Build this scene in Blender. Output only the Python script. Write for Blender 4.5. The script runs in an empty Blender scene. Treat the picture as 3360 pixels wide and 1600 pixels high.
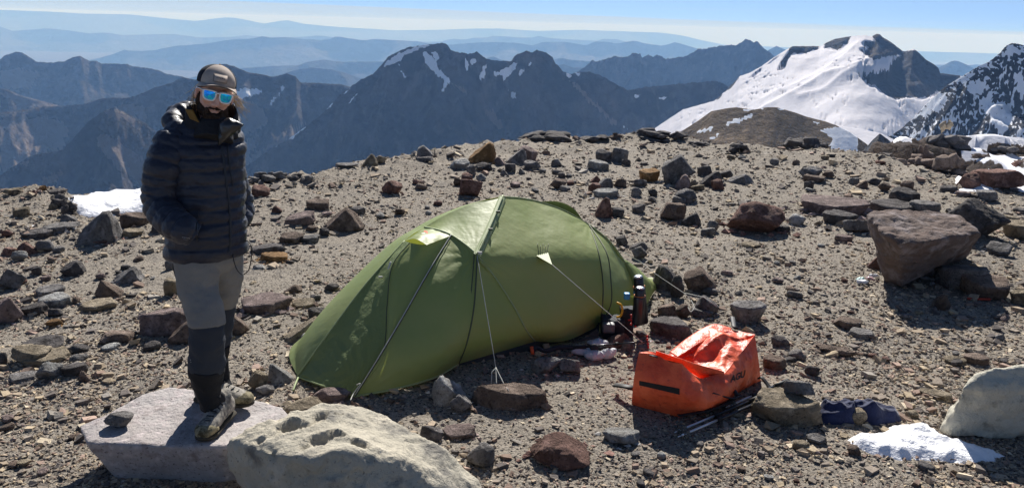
import bpy, bmesh, math, random
import numpy as np
from mathutils import Vector, Matrix, noise as mnoise
R = math.radians
rng = np.random.default_rng(7)
random.seed(7)
scene = bpy.context.scene
col = scene.collection

# ------------------------------------------------------------------ camera
CAM = np.array([0.0, 0.0, 2.2]); FPX = 2590.0; PITCH = R(15.58); ROLL = R(1.5)
_F = np.array([0, math.cos(PITCH), -math.sin(PITCH)])
_R0 = np.array([1.0, 0, 0]); _U0 = np.array([0, math.sin(PITCH), math.cos(PITCH)])
_Rv = _R0*math.cos(ROLL) + _U0*math.sin(ROLL)
_Uv = _U0*math.cos(ROLL) - _R0*math.sin(ROLL)
cam_d = bpy.data.cameras.new('camera'); cam = bpy.data.objects.new('camera', cam_d); col.objects.link(cam)
cam_d.sensor_width = 36; cam_d.lens = FPX/3360*36; cam_d.clip_start = 0.05; cam_d.clip_end = 400000
cam.matrix_world = Matrix(((_Rv[0], _Uv[0], -_F[0], CAM[0]), (_Rv[1], _Uv[1], -_F[1], CAM[1]), (_Rv[2], _Uv[2], -_F[2], CAM[2]), (0, 0, 0, 1)))
scene.camera = cam

# ------------------------------------------------------------------ light
SUN_EL = 37.0; SUN_AZ = 4.0           # degrees; azimuth clockwise from +Y
scene.view_settings.view_transform = 'Standard'; scene.view_settings.look = 'None'
scene.view_settings.gamma = 1; scene.view_settings.exposure = 0.72
scene.cycles.max_bounces = 6; scene.cycles.diffuse_bounces = 3; scene.cycles.volume_bounces = 1
scene.cycles.transmission_bounces = 4; scene.cycles.transparent_max_bounces = 8
scene.cycles.sample_clamp_indirect = 6
scene.cycles.use_denoising = True
W = bpy.data.worlds.new('World'); scene.world = W; W.use_nodes = True
nt = W.node_tree; N = nt.nodes; Lk = nt.links; N.clear()
def wn(t, **k):
    n = N.new(t)
    for a, b in k.items(): setattr(n, a, b)
    return n
def wmath(op, a, b=None, clamp=False):
    n = N.new('ShaderNodeMath'); n.operation = op; n.use_clamp = clamp
    for i, s in enumerate((a, b)):
        if s is None: continue
        if isinstance(s, (int, float)): n.inputs[i].default_value = s
        else: Lk.new(s, n.inputs[i])
    return n.outputs[0]
tc = wn('ShaderNodeTexCoord'); sep = wn('ShaderNodeSeparateXYZ'); Lk.new(tc.outputs['Generated'], sep.inputs[0])
comb = wn('ShaderNodeCombineXYZ')
zr = wmath('MAXIMUM', wmath('ADD', wmath('MULTIPLY', sep.outputs[2], 0.9), 0.115), 0.115)
Lk.new(sep.outputs[0], comb.inputs[0]); Lk.new(sep.outputs[1], comb.inputs[1]); Lk.new(zr, comb.inputs[2])
sky = wn('ShaderNodeTexSky', sky_type='NISHITA'); sky.sun_disc = False
sky.sun_elevation = R(SUN_EL); sky.sun_rotation = R(SUN_AZ); sky.altitude = 5000; sky.air_density = 1.0; sky.dust_density = 0.4; sky.ozone_density = 1.3
Lk.new(comb.outputs[0], sky.inputs[0])
# high thin cloud sheet low over the horizon, its upper edge a long nearly level line
az = wmath('ARCTAN2', sep.outputs[0], sep.outputs[1]); el = sep.outputs[2]
cz = wn('ShaderNodeCombineXYZ'); Lk.new(wmath('MULTIPLY', az, 3.0), cz.inputs[0]); Lk.new(wmath('MULTIPLY', el, 260.0), cz.inputs[1])
cn = wn('ShaderNodeTexNoise'); cn.inputs['Scale'].default_value = 1.0; cn.inputs['Detail'].default_value = 5; Lk.new(cz.outputs[0], cn.inputs['Vector'])
edge = wmath('ADD', wmath('MULTIPLY', az, -0.0135), 0.0125)
rel = wmath('ADD', wmath('SUBTRACT', edge, el), wmath('MULTIPLY', wmath('SUBTRACT', cn.outputs[0], 0.5), 0.0022))
m1 = wn('ShaderNodeMapRange', interpolation_type='SMOOTHSTEP'); Lk.new(rel, m1.inputs[0]); m1.inputs[1].default_value = -0.0012; m1.inputs[2].default_value = 0.0012
m1.inputs[3].default_value = 0.0; m1.inputs[4].default_value = 0.80
# brighter rim just under the edge, and a second fainter streak lower
def streak(c, w, a):
    d = wmath('ABSOLUTE', wmath('SUBTRACT', rel, c))
    m = wn('ShaderNodeMapRange', interpolation_type='SMOOTHSTEP'); Lk.new(d, m.inputs[0]); m.inputs[1].default_value = w; m.inputs[2].default_value = 0; m.inputs[3].default_value = 0; m.inputs[4].default_value = a
    return m.outputs[0]
f = wmath('ADD', wmath('ADD', m1.outputs[0], streak(0.0018, 0.0028, 0.06)), streak(0.0125, 0.0035, 0.05), True)
wisp = wn('ShaderNodeMapRange', interpolation_type='SMOOTHSTEP'); Lk.new(cn.outputs[0], wisp.inputs[0]); wisp.inputs[1].default_value = 0.5; wisp.inputs[2].default_value = 0.75; wisp.inputs[4].default_value = 0.25
up = wn('ShaderNodeMapRange', interpolation_type='SMOOTHSTEP'); Lk.new(el, up.inputs[0]); up.inputs[1].default_value = 0.12; up.inputs[2].default_value = 0.0
f = wmath('ADD', f, wmath('MULTIPLY', wisp.outputs[0], up.outputs[0]), True)
mix = wn('ShaderNodeMix', data_type='RGBA'); Lk.new(f, mix.inputs[0]); Lk.new(sky.outputs[0], mix.inputs[6]); mix.inputs[7].default_value = (4.4, 5.35, 6.4, 1)
bg = wn('ShaderNodeBackground'); bg.inputs[1].default_value = 0.076; Lk.new(mix.outputs[2], bg.inputs[0])
wo = wn('ShaderNodeOutputWorld'); Lk.new(bg.outputs[0], wo.inputs[0])
sd = bpy.data.lights.new('sun', 'SUN'); sd.energy = 5.0; sd.angle = R(0.53); sd.color = (1.0, 0.955, 0.89)
so = bpy.data.objects.new('sun', sd); col.objects.link(so)
_s = Vector((math.sin(R(SUN_AZ))*math.cos(R(SUN_EL)), math.cos(R(SUN_AZ))*math.cos(R(SUN_EL)), math.sin(R(SUN_EL))))
so.rotation_euler = (-_s).to_track_quat('-Z', 'Y').to_euler(); so.location = (0, 0, 60)

# ------------------------------------------------------------------ camera maths
def ray(u, v):
    u = np.asarray(u, float); v = np.asarray(v, float)
    return _F + ((u-1680)/FPX)[..., None]*_Rv + ((800-v)/FPX)[..., None]*_Uv
def px(P):
    q = np.asarray(P, float) - CAM; w = q@_F
    return 1680+FPX*(q@_Rv)/w, 800-FPX*(q@_Uv)/w
def at_y(u, v, y):
    d = ray(u, v); return CAM + d*(y/d[..., 1])[..., None] if d.ndim > 1 else CAM + d*(y/d[1])
def at_z(u, v, z):
    d = ray(u, v); k = (z-CAM[2])/d[..., 2]
    return CAM + d*k[..., None] if d.ndim > 1 else CAM + d*k

# ------------------------------------------------------------------ noise (numpy)
_perm = np.random.default_rng(3).permutation(256); _perm = np.concatenate([_perm, _perm, _perm])
_g = np.random.default_rng(4).normal(size=(256, 3)); _g /= np.linalg.norm(_g, axis=1)[:, None]
def pn(x, y, z=0.0):
    x, y, z = np.broadcast_arrays(np.asarray(x, float), y, z)
    xi = np.floor(x).astype(np.int64); yi = np.floor(y).astype(np.int64); zi = np.floor(z).astype(np.int64)
    xf = x-xi; yf = y-yi; zf = z-zi; xi &= 255; yi &= 255; zi &= 255
    u = xf*xf*xf*(xf*(xf*6-15)+10); v = yf*yf*yf*(yf*(yf*6-15)+10); w = zf*zf*zf*(zf*(zf*6-15)+10)
    def g(i, j, k):
        h = _perm[_perm[_perm[xi+i]+yi+j]+zi+k]; q = _g[h]
        return q[..., 0]*(xf-i)+q[..., 1]*(yf-j)+q[..., 2]*(zf-k)
    a = g(0,0,0); b = g(1,0,0); a0 = a+u*(b-a)
    a = g(0,1,0); b = g(1,1,0); a1 = a+u*(b-a)
    a = g(0,0,1); b = g(1,0,1); b0 = a+u*(b-a)
    a = g(0,1,1); b = g(1,1,1); b1 = a+u*(b-a)
    c0 = a0+v*(a1-a0); c1 = b0+v*(b1-b0)
    return (c0+w*(c1-c0))*1.5
def fbm(x, y, z=0.0, o=4, gain=0.5, lac=2.03):
    s = 0; a = 1.0
    for i in range(o):
        s = s+a*pn(x, y, z); x = x*lac+13.7; y = y*lac+7.1; z = z*lac+3.3; a *= gain
    return s
def ridged(x, y, z=0.0, o=4, gain=0.5, lac=2.1):
    s = 0; a = 1.0; t = 0
    for i in range(o):
        s = s+a*(1-np.abs(pn(x, y, z))*1.6); t += a; x = x*lac+5.2; y = y*lac+9.4; z = z*lac+1.7; a *= gain
    return s/t
def sstep(a, b, x):
    t = np.clip((x-a)/(b-a), 0, 1); return t*t*(3-2*t)
def inpoly(u, v, poly):
    u = np.asarray(u); v = np.asarray(v); r = np.zeros(u.shape, bool); n = len(poly)
    for i in range(n):
        x1, y1 = poly[i]; x2, y2 = poly[(i+1) % n]
        if y1 == y2: continue
        c = ((y1 > v) != (y2 > v)) & (u < (x2-x1)*(v-y1)/(y2-y1)+x1); r ^= c
    return r

# ------------------------------------------------------------------ objects
def mesh_np(name, V, F, smooth=True):
    me = bpy.data.meshes.new(name); V = np.asarray(V, np.float32)
    if isinstance(F, np.ndarray) and F.ndim == 2:
        k = F.shape[1]; me.vertices.add(len(V)); me.vertices.foreach_set('co', V.ravel())
        me.loops.add(F.size); me.loops.foreach_set('vertex_index', F.astype(np.int32).ravel())
        me.polygons.add(len(F)); me.polygons.foreach_set('loop_start', np.arange(0, F.size, k, dtype=np.int32))
        me.polygons.foreach_set('loop_total', np.full(len(F), k, np.int32))
        me.update(calc_edges=True)
    else:
        me.from_pydata([tuple(p) for p in V.tolist()], [], [tuple(f) for f in F])
    me.polygons.foreach_set('use_smooth', np.full(len(me.polygons), smooth)); me.validate(); me.update()
    return me
def obj(name, me, mat=None, parent=None, loc=None):
    o = bpy.data.objects.new(name, me); col.objects.link(o)
    if mat is not None: me.materials.append(mat)
    if parent is not None: o.parent = parent
    if loc is not None: o.location = loc
    return o
def empty(name, loc, label, cat, group=None):
    o = bpy.data.objects.new(name, None); col.objects.link(o); o.location = tuple(float(a) for a in loc); o.empty_display_size = 0.1
    o['label'] = label; o['category'] = cat
    if group: o['group'] = group
    return o
def tag(o, label, cat, group=None):
    o['label'] = label; o['category'] = cat
    if group: o['group'] = group
    return o
def sub(name, me, mat, parent):
    """a part whose vertices are given in world space, hung under a thing (or a part)"""
    o = obj(name, me, mat)
    o.parent = parent
    bpy_w = parent_world(parent); o.matrix_parent_inverse = Matrix.Translation(-bpy_w)
    return o
def parent_world(p):
    w = Vector((0, 0, 0))
    if p.parent is None: return Vector(p.location)
    return Vector((0, 0, 0))
def struct(o): o['kind'] = 'structure'; return o
def attr(me, name, vals):
    a = me.attributes.new(name, 'FLOAT', 'POINT'); a.data.foreach_set('value', np.asarray(vals, np.float32))
def attr_col(me, name, vals):
    a = me.attributes.new(name, 'FLOAT_COLOR', 'POINT'); v = np.ones((len(vals), 4), np.float32); v[:, :3] = vals; a.data.foreach_set('color', v.ravel())
def grid_faces(nr, nc, wrap=False):
    i = np.arange(nr-1)[:, None]; j = np.arange(nc if wrap else nc-1)[None]; j2 = (j+1) % nc
    return np.stack([i*nc+j, i*nc+j2, (i+1)*nc+j2, (i+1)*nc+j], -1).reshape(-1, 4)
def remeshed(V, F, voxel, smooth_it=2, fac=0.5):
    """voxel-remesh a soup of closed pieces into one skin; returns verts, faces"""
    me = bpy.data.meshes.new('tmp'); me.from_pydata([tuple(map(float, p)) for p in V], [], [tuple(int(i) for i in f) for f in F])
    o = bpy.data.objects.new('tmp', me); col.objects.link(o)
    m = o.modifiers.new('r', 'REMESH'); m.mode = 'VOXEL'; m.voxel_size = voxel
    if smooth_it:
        s = o.modifiers.new('s', 'SMOOTH'); s.iterations = smooth_it; s.factor = fac
    dg = bpy.context.evaluated_depsgraph_get(); dg.update(); e = o.evaluated_get(dg); m2 = e.to_mesh()
    n = len(m2.vertices); co = np.empty(n*3, np.float32); m2.vertices.foreach_get('co', co); co = co.reshape(-1, 3).astype(float)
    nor = np.empty(n*3, np.float32); m2.vertices.foreach_get('normal', nor); nor = nor.reshape(-1, 3).astype(float)
    lt = np.empty(len(m2.polygons), np.int32); m2.polygons.foreach_get('loop_total', lt)
    li = np.empty(len(m2.loops), np.int32); m2.loops.foreach_get('vertex_index', li)
    if (lt == 4).all(): fc = li.reshape(-1, 4)
    else:
        fc = []; k = 0
        for t in lt: fc.append(tuple(li[k:k+t].tolist())); k += t
    e.to_mesh_clear(); bpy.data.objects.remove(o); bpy.data.meshes.remove(me)
    return co, fc, nor
def tube(pts, rad, n=8, cap=True, squash=None, up=(0, 0, 1)):
    """tube through points; rad scalar or per point"""
    P = np.asarray(pts, float); m = len(P); rad = np.broadcast_to(np.asarray(rad, float), (m,)).copy()
    T = np.gradient(P, axis=0); T /= np.linalg.norm(T, axis=1)[:, None]+1e-12
    a = np.array(up, float)
    if abs(T[0]@a) > 0.9: a = np.array([1.0, 0, 0])
    x = np.cross(a, T[0]); x /= np.linalg.norm(x); V = []
    for i in range(m):
        x = x-(x@T[i])*T[i]; x /= np.linalg.norm(x)+1e-12; y = np.cross(T[i], x)
        for k in range(n):
            t = 2*math.pi*k/n; c, s = math.cos(t), math.sin(t)*(squash if squash else 1)
            V.append(P[i]+rad[i]*(c*x+s*y))
    F = [tuple(f) for f in grid_faces(m, n, True).tolist()]
    if cap: F += [tuple(range(n))[::-1], tuple(range((m-1)*n, m*n))]
    return np.array(V), F
def merge(parts):
    V = []; F = []; k = 0
    for v, f in parts:
        V.append(np.asarray(v)); F += [tuple(int(i)+k for i in q) for q in f]; k += len(v)
    return np.concatenate(V), F
def spline(pts, n):
    P = np.asarray(pts, float); m = len(P); t = np.linspace(0, m-1, n); i = np.clip(t.astype(int), 0, m-2); f = (t-i)[:, None]
    p0 = P[np.maximum(i-1, 0)]; p1 = P[i]; p2 = P[i+1]; p3 = P[np.minimum(i+2, m-1)]
    return 0.5*((2*p1)+(-p0+p2)*f+(2*p0-5*p1+4*p2-p3)*f*f+(-p0+3*p1-3*p2+p3)*f**3)
def box(c, s, rot=None):
    c = np.array(c, float); s = np.array(s, float)/2
    V = np.array([[x, y, z] for x in (-1, 1) for y in (-1, 1) for z in (-1, 1)])*s
    if rot is not None: V = V@np.array(rot).T
    return V+c, [(0, 1, 3, 2), (4, 6, 7, 5), (0, 4, 5, 1), (2, 3, 7, 6), (0, 2, 6, 4), (1, 5, 7, 3)]

# ------------------------------------------------------------------ materials
def mat(name, color, rough=0.9, spec=0.3, noise=None, bump=None, color2=None, attrcol=None, sheen=0, metallic=0, coat=0, trans=None, objrand=0.0, spots=None, coord='Object'):
    m = bpy.data.materials.new(name); m.use_nodes = True; t = m.node_tree; n = t.nodes; l = t.links
    b = n['Principled BSDF']; b.inputs['Roughness'].default_value = rough; b.inputs['Specular IOR Level'].default_value = spec
    b.inputs['Metallic'].default_value = metallic; b.inputs['Coat Weight'].default_value = coat; b.inputs['Sheen Weight'].default_value = sheen
    tcn = n.new('ShaderNodeNewGeometry' if coord == 'World' else 'ShaderNodeTexCoord'); cs = tcn.outputs['Position' if coord == 'World' else coord]
    if attrcol:
        a = n.new('ShaderNodeAttribute'); a.attribute_name = attrcol; base = a.outputs['Color']
    else:
        rgb = n.new('ShaderNodeRGB'); rgb.outputs[0].default_value = (*color, 1); base = rgb.outputs[0]
    if noise:      # list of (scale, detail, lo, hi, color2)
        for sc, de, lo, hi, c2 in noise:
            nz = n.new('ShaderNodeTexNoise'); nz.inputs['Scale'].default_value = sc; nz.inputs['Detail'].default_value = de; nz.inputs['Roughness'].default_value = 0.62; l.new(cs, nz.inputs['Vector'])
            mr = n.new('ShaderNodeMapRange'); l.new(nz.outputs[0], mr.inputs[0]); mr.inputs[1].default_value = lo; mr.inputs[2].default_value = hi
            mx = n.new('ShaderNodeMix'); mx.data_type = 'RGBA'; l.new(mr.outputs[0], mx.inputs[0]); l.new(base, mx.inputs[6])
            if isinstance(c2, (int, float)):
                mm = n.new('ShaderNodeVectorMath'); mm.operation = 'SCALE'; l.new(base, mm.inputs[0]); mm.inputs['Scale'].default_value = c2; l.new(mm.outputs[0], mx.inputs[7])
            else: mx.inputs[7].default_value = (*c2, 1)
            base = mx.outputs[2]
    if objrand:
        oi = n.new('ShaderNodeObjectInfo'); mr = n.new('ShaderNodeMapRange'); l.new(oi.outputs['Random'], mr.inputs[0]); mr.inputs[3].default_value = 1-objrand; mr.inputs[4].default_value = 1+objrand
        mm = n.new('ShaderNodeVectorMath'); mm.operation = 'SCALE'; l.new(base, mm.inputs[0]); l.new(mr.outputs[0], mm.inputs['Scale']); base = mm.outputs[0]
    l.new(base, b.inputs['Base Color'])
    if bump:       # list of (scale, detail, distance)
        prev = None
        for sc, de, di in bump:
            nz = n.new('ShaderNodeTexNoise'); nz.inputs['Scale'].default_value = sc; nz.inputs['Detail'].default_value = de; nz.inputs['Roughness'].default_value = 0.65; l.new(cs, nz.inputs['Vector'])
            bp = n.new('ShaderNodeBump'); bp.inputs['Strength'].default_value = 1; bp.inputs['Distance'].default_value = di; l.new(nz.outputs[0], bp.inputs['Height'])
            if prev: l.new(prev, bp.inputs['Normal'])
            prev = bp.outputs[0]
        l.new(prev, b.inputs['Normal'])
    if trans:      # thin cloth: part of the light goes through
        tr = n.new('ShaderNodeBsdfTranslucent'); tr.inputs[0].default_value = (*trans[1], 1); ms = n.new('ShaderNodeMixShader'); ms.inputs[0].default_value = trans[0]
        l.new(b.outputs[0], ms.inputs[1]); l.new(tr.outputs[0], ms.inputs[2]); l.new(ms.outputs[0], n['Material Output'].inputs[0])
    return m
# ================================================================== THE SETTING: ground
SKY_U = [-900, -300, 0, 100, 215, 230, 330, 470, 600, 815, 870, 930, 1010, 1100, 1180, 1250, 1350, 1430, 1500, 1560, 1640, 1700, 1780, 1870, 1930, 2000, 2090, 2200, 2260, 2330, 2450, 2560, 2640, 2760, 2850, 2950, 3000, 3060, 3110, 3200, 3360, 3700, 4300]
SKY_V = [660, 640, 624, 612, 626, 636, 633, 631, 612, 583, 574, 572, 570, 550, 535, 520, 505, 497, 480, 474, 468, 462, 447, 447, 455, 448, 435, 436, 452, 470, 476, 474, 470, 484, 500, 528, 548, 566, 586, 602, 612, 620, 640]
_sp = at_z(np.array(SKY_U, float), np.array(SKY_V, float), 0.12)
_th = np.arctan2(_sp[:, 0], _sp[:, 1]); _re = np.hypot(_sp[:, 0], _sp[:, 1])
_th = np.concatenate([[-math.pi, -1.5], _th, [1.5, math.pi]]); _re = np.concatenate([[9, 9], _re, [11, 9]])
def gz(x, y, fine=True):
    x = np.asarray(x, float); y = np.asarray(y, float); r = np.hypot(x, y); th = np.arctan2(x, y)
    re = np.interp(th, _th, _re)
    z = 0.035*fbm(x*0.45, y*0.45, 1.3, 3)*sstep(3.5, 7, r)
    z = z + 0.10*sstep(re*0.62, re, r) + (0.07*fbm(x*1.3, y*1.3, 4.7, 4)+0.12*np.maximum(0, ridged(x*1.9, y*1.9, 2.7, 4)-0.72)*2)*sstep(re*0.75, re*0.97, r)*(1-sstep(re, re*1.1, r))
    dr = np.maximum(r-re, 0); z = z-dr*dr/(dr+0.7)*0.80
    if fine: z = z+0.010*fbm(x*5, y*5, 2.2, 4)+0.0035*fbm(x*40, y*40, 8.2, 2)
    return z
def hit(u, v):
    """where the sight line through a photo pixel meets the ground"""
    z = 0.0
    for _ in range(6):
        p = at_z(float(u), float(v), z); z = float(gz(p[0], p[1], False))
    return np.array([p[0], p[1], z])
tA = np.concatenate([np.linspace(-math.pi, -0.82, 50, endpoint=False), np.linspace(-0.82, 0.82, 460), np.linspace(0.82, math.pi, 50)[1:]])
rr = np.concatenate([[0.0, 0.6, 1.2], np.geomspace(1.7, 24, 300), np.geomspace(25, 2600, 40)])
TT, RR = np.meshgrid(tA, rr); X = RR*np.sin(TT); Y = RR*np.cos(TT)
Z = gz(X, Y); far = sstep(24, 200, RR); Z = Z + far*60*fbm(X/90, Y/90, 5.5, 5)*sstep(30, 400, RR)
V = np.stack([X, Y, Z], -1).reshape(-1, 3)
me = mesh_np('ground', V, grid_faces(*X.shape))
# ground material: dusty grey-brown grit
def ground_mat():
    m = bpy.data.materials.new('grit'); m.use_nodes = True; n = m.node_tree.nodes; l = m.node_tree.links; b = n['Principled BSDF']; b.inputs['Roughness'].default_value = 0.95; b.inputs['Specular IOR Level'].default_value = 0.15
    tcn = n.new('ShaderNodeTexCoord')
    def nz(sc, de, ro=0.6, off=0):
        q = n.new('ShaderNodeTexNoise'); q.inputs['Scale'].default_value = sc; q.inputs['Detail'].default_value = de; q.inputs['Roughness'].default_value = ro; l.new(tcn.outputs['Object'], q.inputs['Vector']); return q.outputs[0]
    def mr(s, a, b2, c=0, d=1):
        q = n.new('ShaderNodeMapRange'); l.new(s, q.inputs[0]); q.inputs[1].default_value = a; q.inputs[2].default_value = b2; q.inputs[3].default_value = c; q.inputs[4].default_value = d; return q.outputs[0]
    def mx(f, a, c):
        q = n.new('ShaderNodeMix'); q.data_type = 'RGBA'; l.new(f, q.inputs[0])
        for k, s in ((6, a), (7, c)):
            if isinstance(s, tuple): q.inputs[k].default_value = (*s, 1)
            else: l.new(s, q.inputs[k])
        return q.outputs[2]
    c = mx(mr(nz(0.5, 6), 0.35, 0.65), (0.240, 0.208, 0.168), (0.320, 0.280, 0.228))
    c = mx(mr(nz(2.3, 5), 0.52, 0.72), c, (0.18, 0.162, 0.142))
    c = mx(mr(nz(28, 4, 0.7), 0.5, 0.68), c, (0.36, 0.32, 0.265))
    c = mx(mr(nz(45, 3, 0.7), 0.54, 0.66), c, (0.055, 0.048, 0.043))
    vo = n.new('ShaderNodeTexVoronoi'); vo.inputs['Scale'].default_value = 90; l.new(tcn.outputs['Object'], vo.inputs['Vector'])
    hs = n.new('ShaderNodeSeparateColor'); l.new(vo.outputs['Color'], hs.inputs[0])
    c = mx(mr(hs.outputs[0], 0.8, 0.9), c, (0.34, 0.30, 0.25))
    c = mx(mr(hs.outputs[1], 0.85, 0.93), c, (0.045, 0.04, 0.038))
    l.new(c, b.inputs['Base Color'])
    p = None
    for sc, de, di in ((14, 6, 0.03), (70, 4, 0.008)):
        bp = n.new('ShaderNodeBump'); bp.inputs['Distance'].default_value = di; l.new(nz(sc, de, 0.7), bp.inputs['Height'])
        if p: l.new(p, bp.inputs['Normal'])
        p = bp.outputs[0]
    bp = n.new('ShaderNodeBump'); bp.inputs['Distance'].default_value = 0.006; bp.inputs['Strength'].default_value = 0.7; bp.invert = True; l.new(vo.outputs['Distance'], bp.inputs['Height']); l.new(p, bp.inputs['Normal'])
    l.new(bp.outputs[0], b.inputs['Normal'])
    return m
struct(obj('ground', me, ground_mat()))

# ================================================================== mountains
def mtn_mat(name, rock, rock2, scree=(0.16, 0.125, 0.105), scale=1.0, snow=(0.82, 0.84, 0.88)):
    m = bpy.data.materials.new(name); m.use_nodes = True; n = m.node_tree.nodes; l = m.node_tree.links; b = n['Principled BSDF']; b.inputs['Roughness'].default_value = 0.9; b.inputs['Specular IOR Level'].default_value = 0.1
    tcn = n.new('ShaderNodeTexCoord')
    def nz(sc, de, ro=0.65, squash=None):
        q = n.new('ShaderNodeTexNoise'); q.inputs['Scale'].default_value = sc*scale; q.inputs['Detail'].default_value = de; q.inputs['Roughness'].default_value = ro
        if squash:
            mp = n.new('ShaderNodeMapping'); mp.inputs['Scale'].default_value = squash; l.new(tcn.outputs['Object'], mp.inputs['Vector']); l.new(mp.outputs[0], q.inputs['Vector'])
        else: l.new(tcn.outputs['Object'], q.inputs['Vector'])
        return q.outputs[0]
    def mr(s, a, b2, c=0, d=1):
        q = n.new('ShaderNodeMapRange'); q.interpolation_type = 'SMOOTHSTEP'; l.new(s, q.inputs[0]); q.inputs[1].default_value = a; q.inputs[2].default_value = b2; q.inputs[3].default_value = c; q.inputs[4].default_value = d; return q.outputs[0]
    def mx(f, a, c):
        q = n.new('ShaderNodeMix'); q.data_type = 'RGBA'; l.new(f, q.inputs[0])
        for k, s in ((6, a), (7, c)):
            if isinstance(s, tuple): q.inputs[k].default_value = (*s, 1)
            else: l.new(s, q.inputs[k])
        return q.outputs[2]
    def at(nm):
        q = n.new('ShaderNodeAttribute'); q.attribute_name = nm; return q.outputs['Fac']
    def ma(op, a, c):
        q = n.new('ShaderNodeMath'); q.operation = op
        for k, s in ((0, a), (1, c)):
            if isinstance(s, (int, float)): q.inputs[k].default_value = s
            else: l.new(s, q.inputs[k])
        return q.outputs[0]
    c = mx(mr(nz(0.004, 6), 0.4, 0.62), rock, rock2)
    c = mx(mr(nz(0.006, 6, 0.7, (1, 1, 0.25)), 0.5, 0.68), c, tuple(min(1, q*1.7) for q in rock2))
    c = mx(mr(ma('ADD', at('scree'), ma('MULTIPLY', ma('SUBTRACT', nz(0.012, 6, 0.7), 0.5), 1.1)), 0.42, 0.58), c, scree)
    c = mx(mr(ma('ADD', at('snow'), ma('MULTIPLY', ma('SUBTRACT', nz(0.02, 6, 0.72), 0.5), 0.9)), 0.46, 0.54), c, snow)
    l.new(c, b.inputs['Base Color'])
    bp = n.new('ShaderNodeBump'); bp.inputs['Distance'].default_value = 140/scale; l.new(nz(0.008, 8, 0.7), bp.inputs['Height'])
    q = n.new('ShaderNodeMath'); q.operation = 'MULTIPLY_ADD'; l.new(at('snow'), q.inputs[0]); q.inputs[1].default_value = -0.86; q.inputs[2].default_value = 1.0; l.new(q.outputs[0], bp.inputs['Strength'])
    l.new(bp.outputs[0], b.inputs['Normal'])
    return m
def mountain(name, sil, D, slope, drop, relief, wave, material, seed, jag=1.5, nc=320, nr=60, snow=(), scree=(), rock=(), base_snow=0.0, base_scree=0.0, nojag=None, hook=None, fade=0.12, ragged=6.0, aniso=3.5, mottle=0.0):
    """a range with its crest on the given outline at distance D, falling towards and away from the camp"""
    su = np.array([p[0] for p in sil], float); sv = np.array([p[1] for p in sil], float)
    u = np.linspace(su[0], su[-1], nc); v = np.interp(u, su, sv)
    v = v - jag*(np.abs(pn(u/26, seed*3.1))*2.0+np.abs(pn(u/9, seed*1.7, 4))*1.3+pn(u/4.2, seed, 9)*0.5 - 0.8)
    Dv = D*(1+0.05*pn(u/400, seed*0.77))
    d = ray(u, v); h = np.hypot(d[:, 0], d[:, 1]); k = Dv/h; C = CAM+d*k[:, None]
    e = np.stack([-d[:, 0]/h, -d[:, 1]/h], -1)
    tf = np.linspace(0, 1, nr)**1.6*drop; tb = -np.linspace(0.02, 1, 8)[::-1]*drop*0.6
    t = np.concatenate([tb, tf]); T = t[:, None]
    off = np.where(T >= 0, T/math.tan(R(slope)), T/math.tan(R(38)))
    Xm = C[None, :, 0]+e[None, :, 0]*off; Ym = C[None, :, 1]+e[None, :, 1]*off; Zm = C[None, :, 2]-np.abs(T)
    az = np.arctan2(C[:, 0], C[:, 1])*D
    A = az[None]/wave + 0*T; B = off/(wave*aniso); A = A+B*1.3*np.sin(az[None]/wave*0.45+seed)
    warp = 0.35*pn(A*0.7, B*2.2, seed+0.5); 
    rg = ridged(A+warp, B, seed*1.37, 5)
    ft = sstep(0, fade, np.abs(T)/drop)+0.12*sstep(0, 0.02, np.abs(T)/drop)*(1-sstep(0, fade, np.abs(T)/drop))
    rock_amt = 1.0
    kw = max(3, nc//10); kern = np.hanning(kw*2+1); kern /= kern.sum(); zs = np.convolve(np.pad(C[:, 2], kw, mode='edge'), kern, 'valid')
    wz = sstep(0, 0.45, np.maximum(T, 0)/drop); Zm = Zm+(zs-C[:, 2])[None]*wz
    Z0 = Zm.copy()
    uu, vv = px(np.stack([Xm, Ym, Z0], -1))
    if hook is not None: rock_amt, dz = hook(uu, vv, A, B); Zm = Zm+dz*sstep(0, 0.10, np.abs(T)/drop)
    Zm = Zm - relief*ft*(1.0-rg)*rock_amt + relief*0.30*ft*rock_amt*(ridged(Xm/wave*1.9+seed, Ym/wave*1.9, seed*0.3, 4)-0.75)
    P = np.stack([Xm, Ym, Zm], -1); uu, vv = px(P)
    ju = uu+ragged*fbm(uu/14, vv/14, seed, 3); jv = vv+ragged*fbm(uu/14, vv/14, seed+9, 3)
    S = np.full(uu.shape, base_snow)
    for q in snow: S[inpoly(ju, jv, q)] = 1.0
    for q in rock: S[inpoly(ju, jv, q)] = 0.0
    if mottle: S = S*0.8+0.10+mottle*(fbm((uu+vv*0.9)/20, (vv-uu*0.5)/9, seed, 4)+0.35*(ridged((uu+vv*1.1)/26, (vv-uu*0.6)/60, seed, 3)-0.6))
    if not mottle: S[1:-1, 1:-1] = (S[1:-1, 1:-1]*4+S[:-2, 1:-1]+S[2:, 1:-1]+S[1:-1, :-2]+S[1:-1, 2:])/8
    K = np.full(uu.shape, base_scree)
    for q in scree: K[inpoly(ju, jv, q)] = 1.0
    me = mesh_np(name, P.reshape(-1, 3), grid_faces(len(t), nc)); attr(me, 'snow', S.ravel()); attr(me, 'scree', K.ravel())
    return struct(obj(name, me, material))

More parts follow.
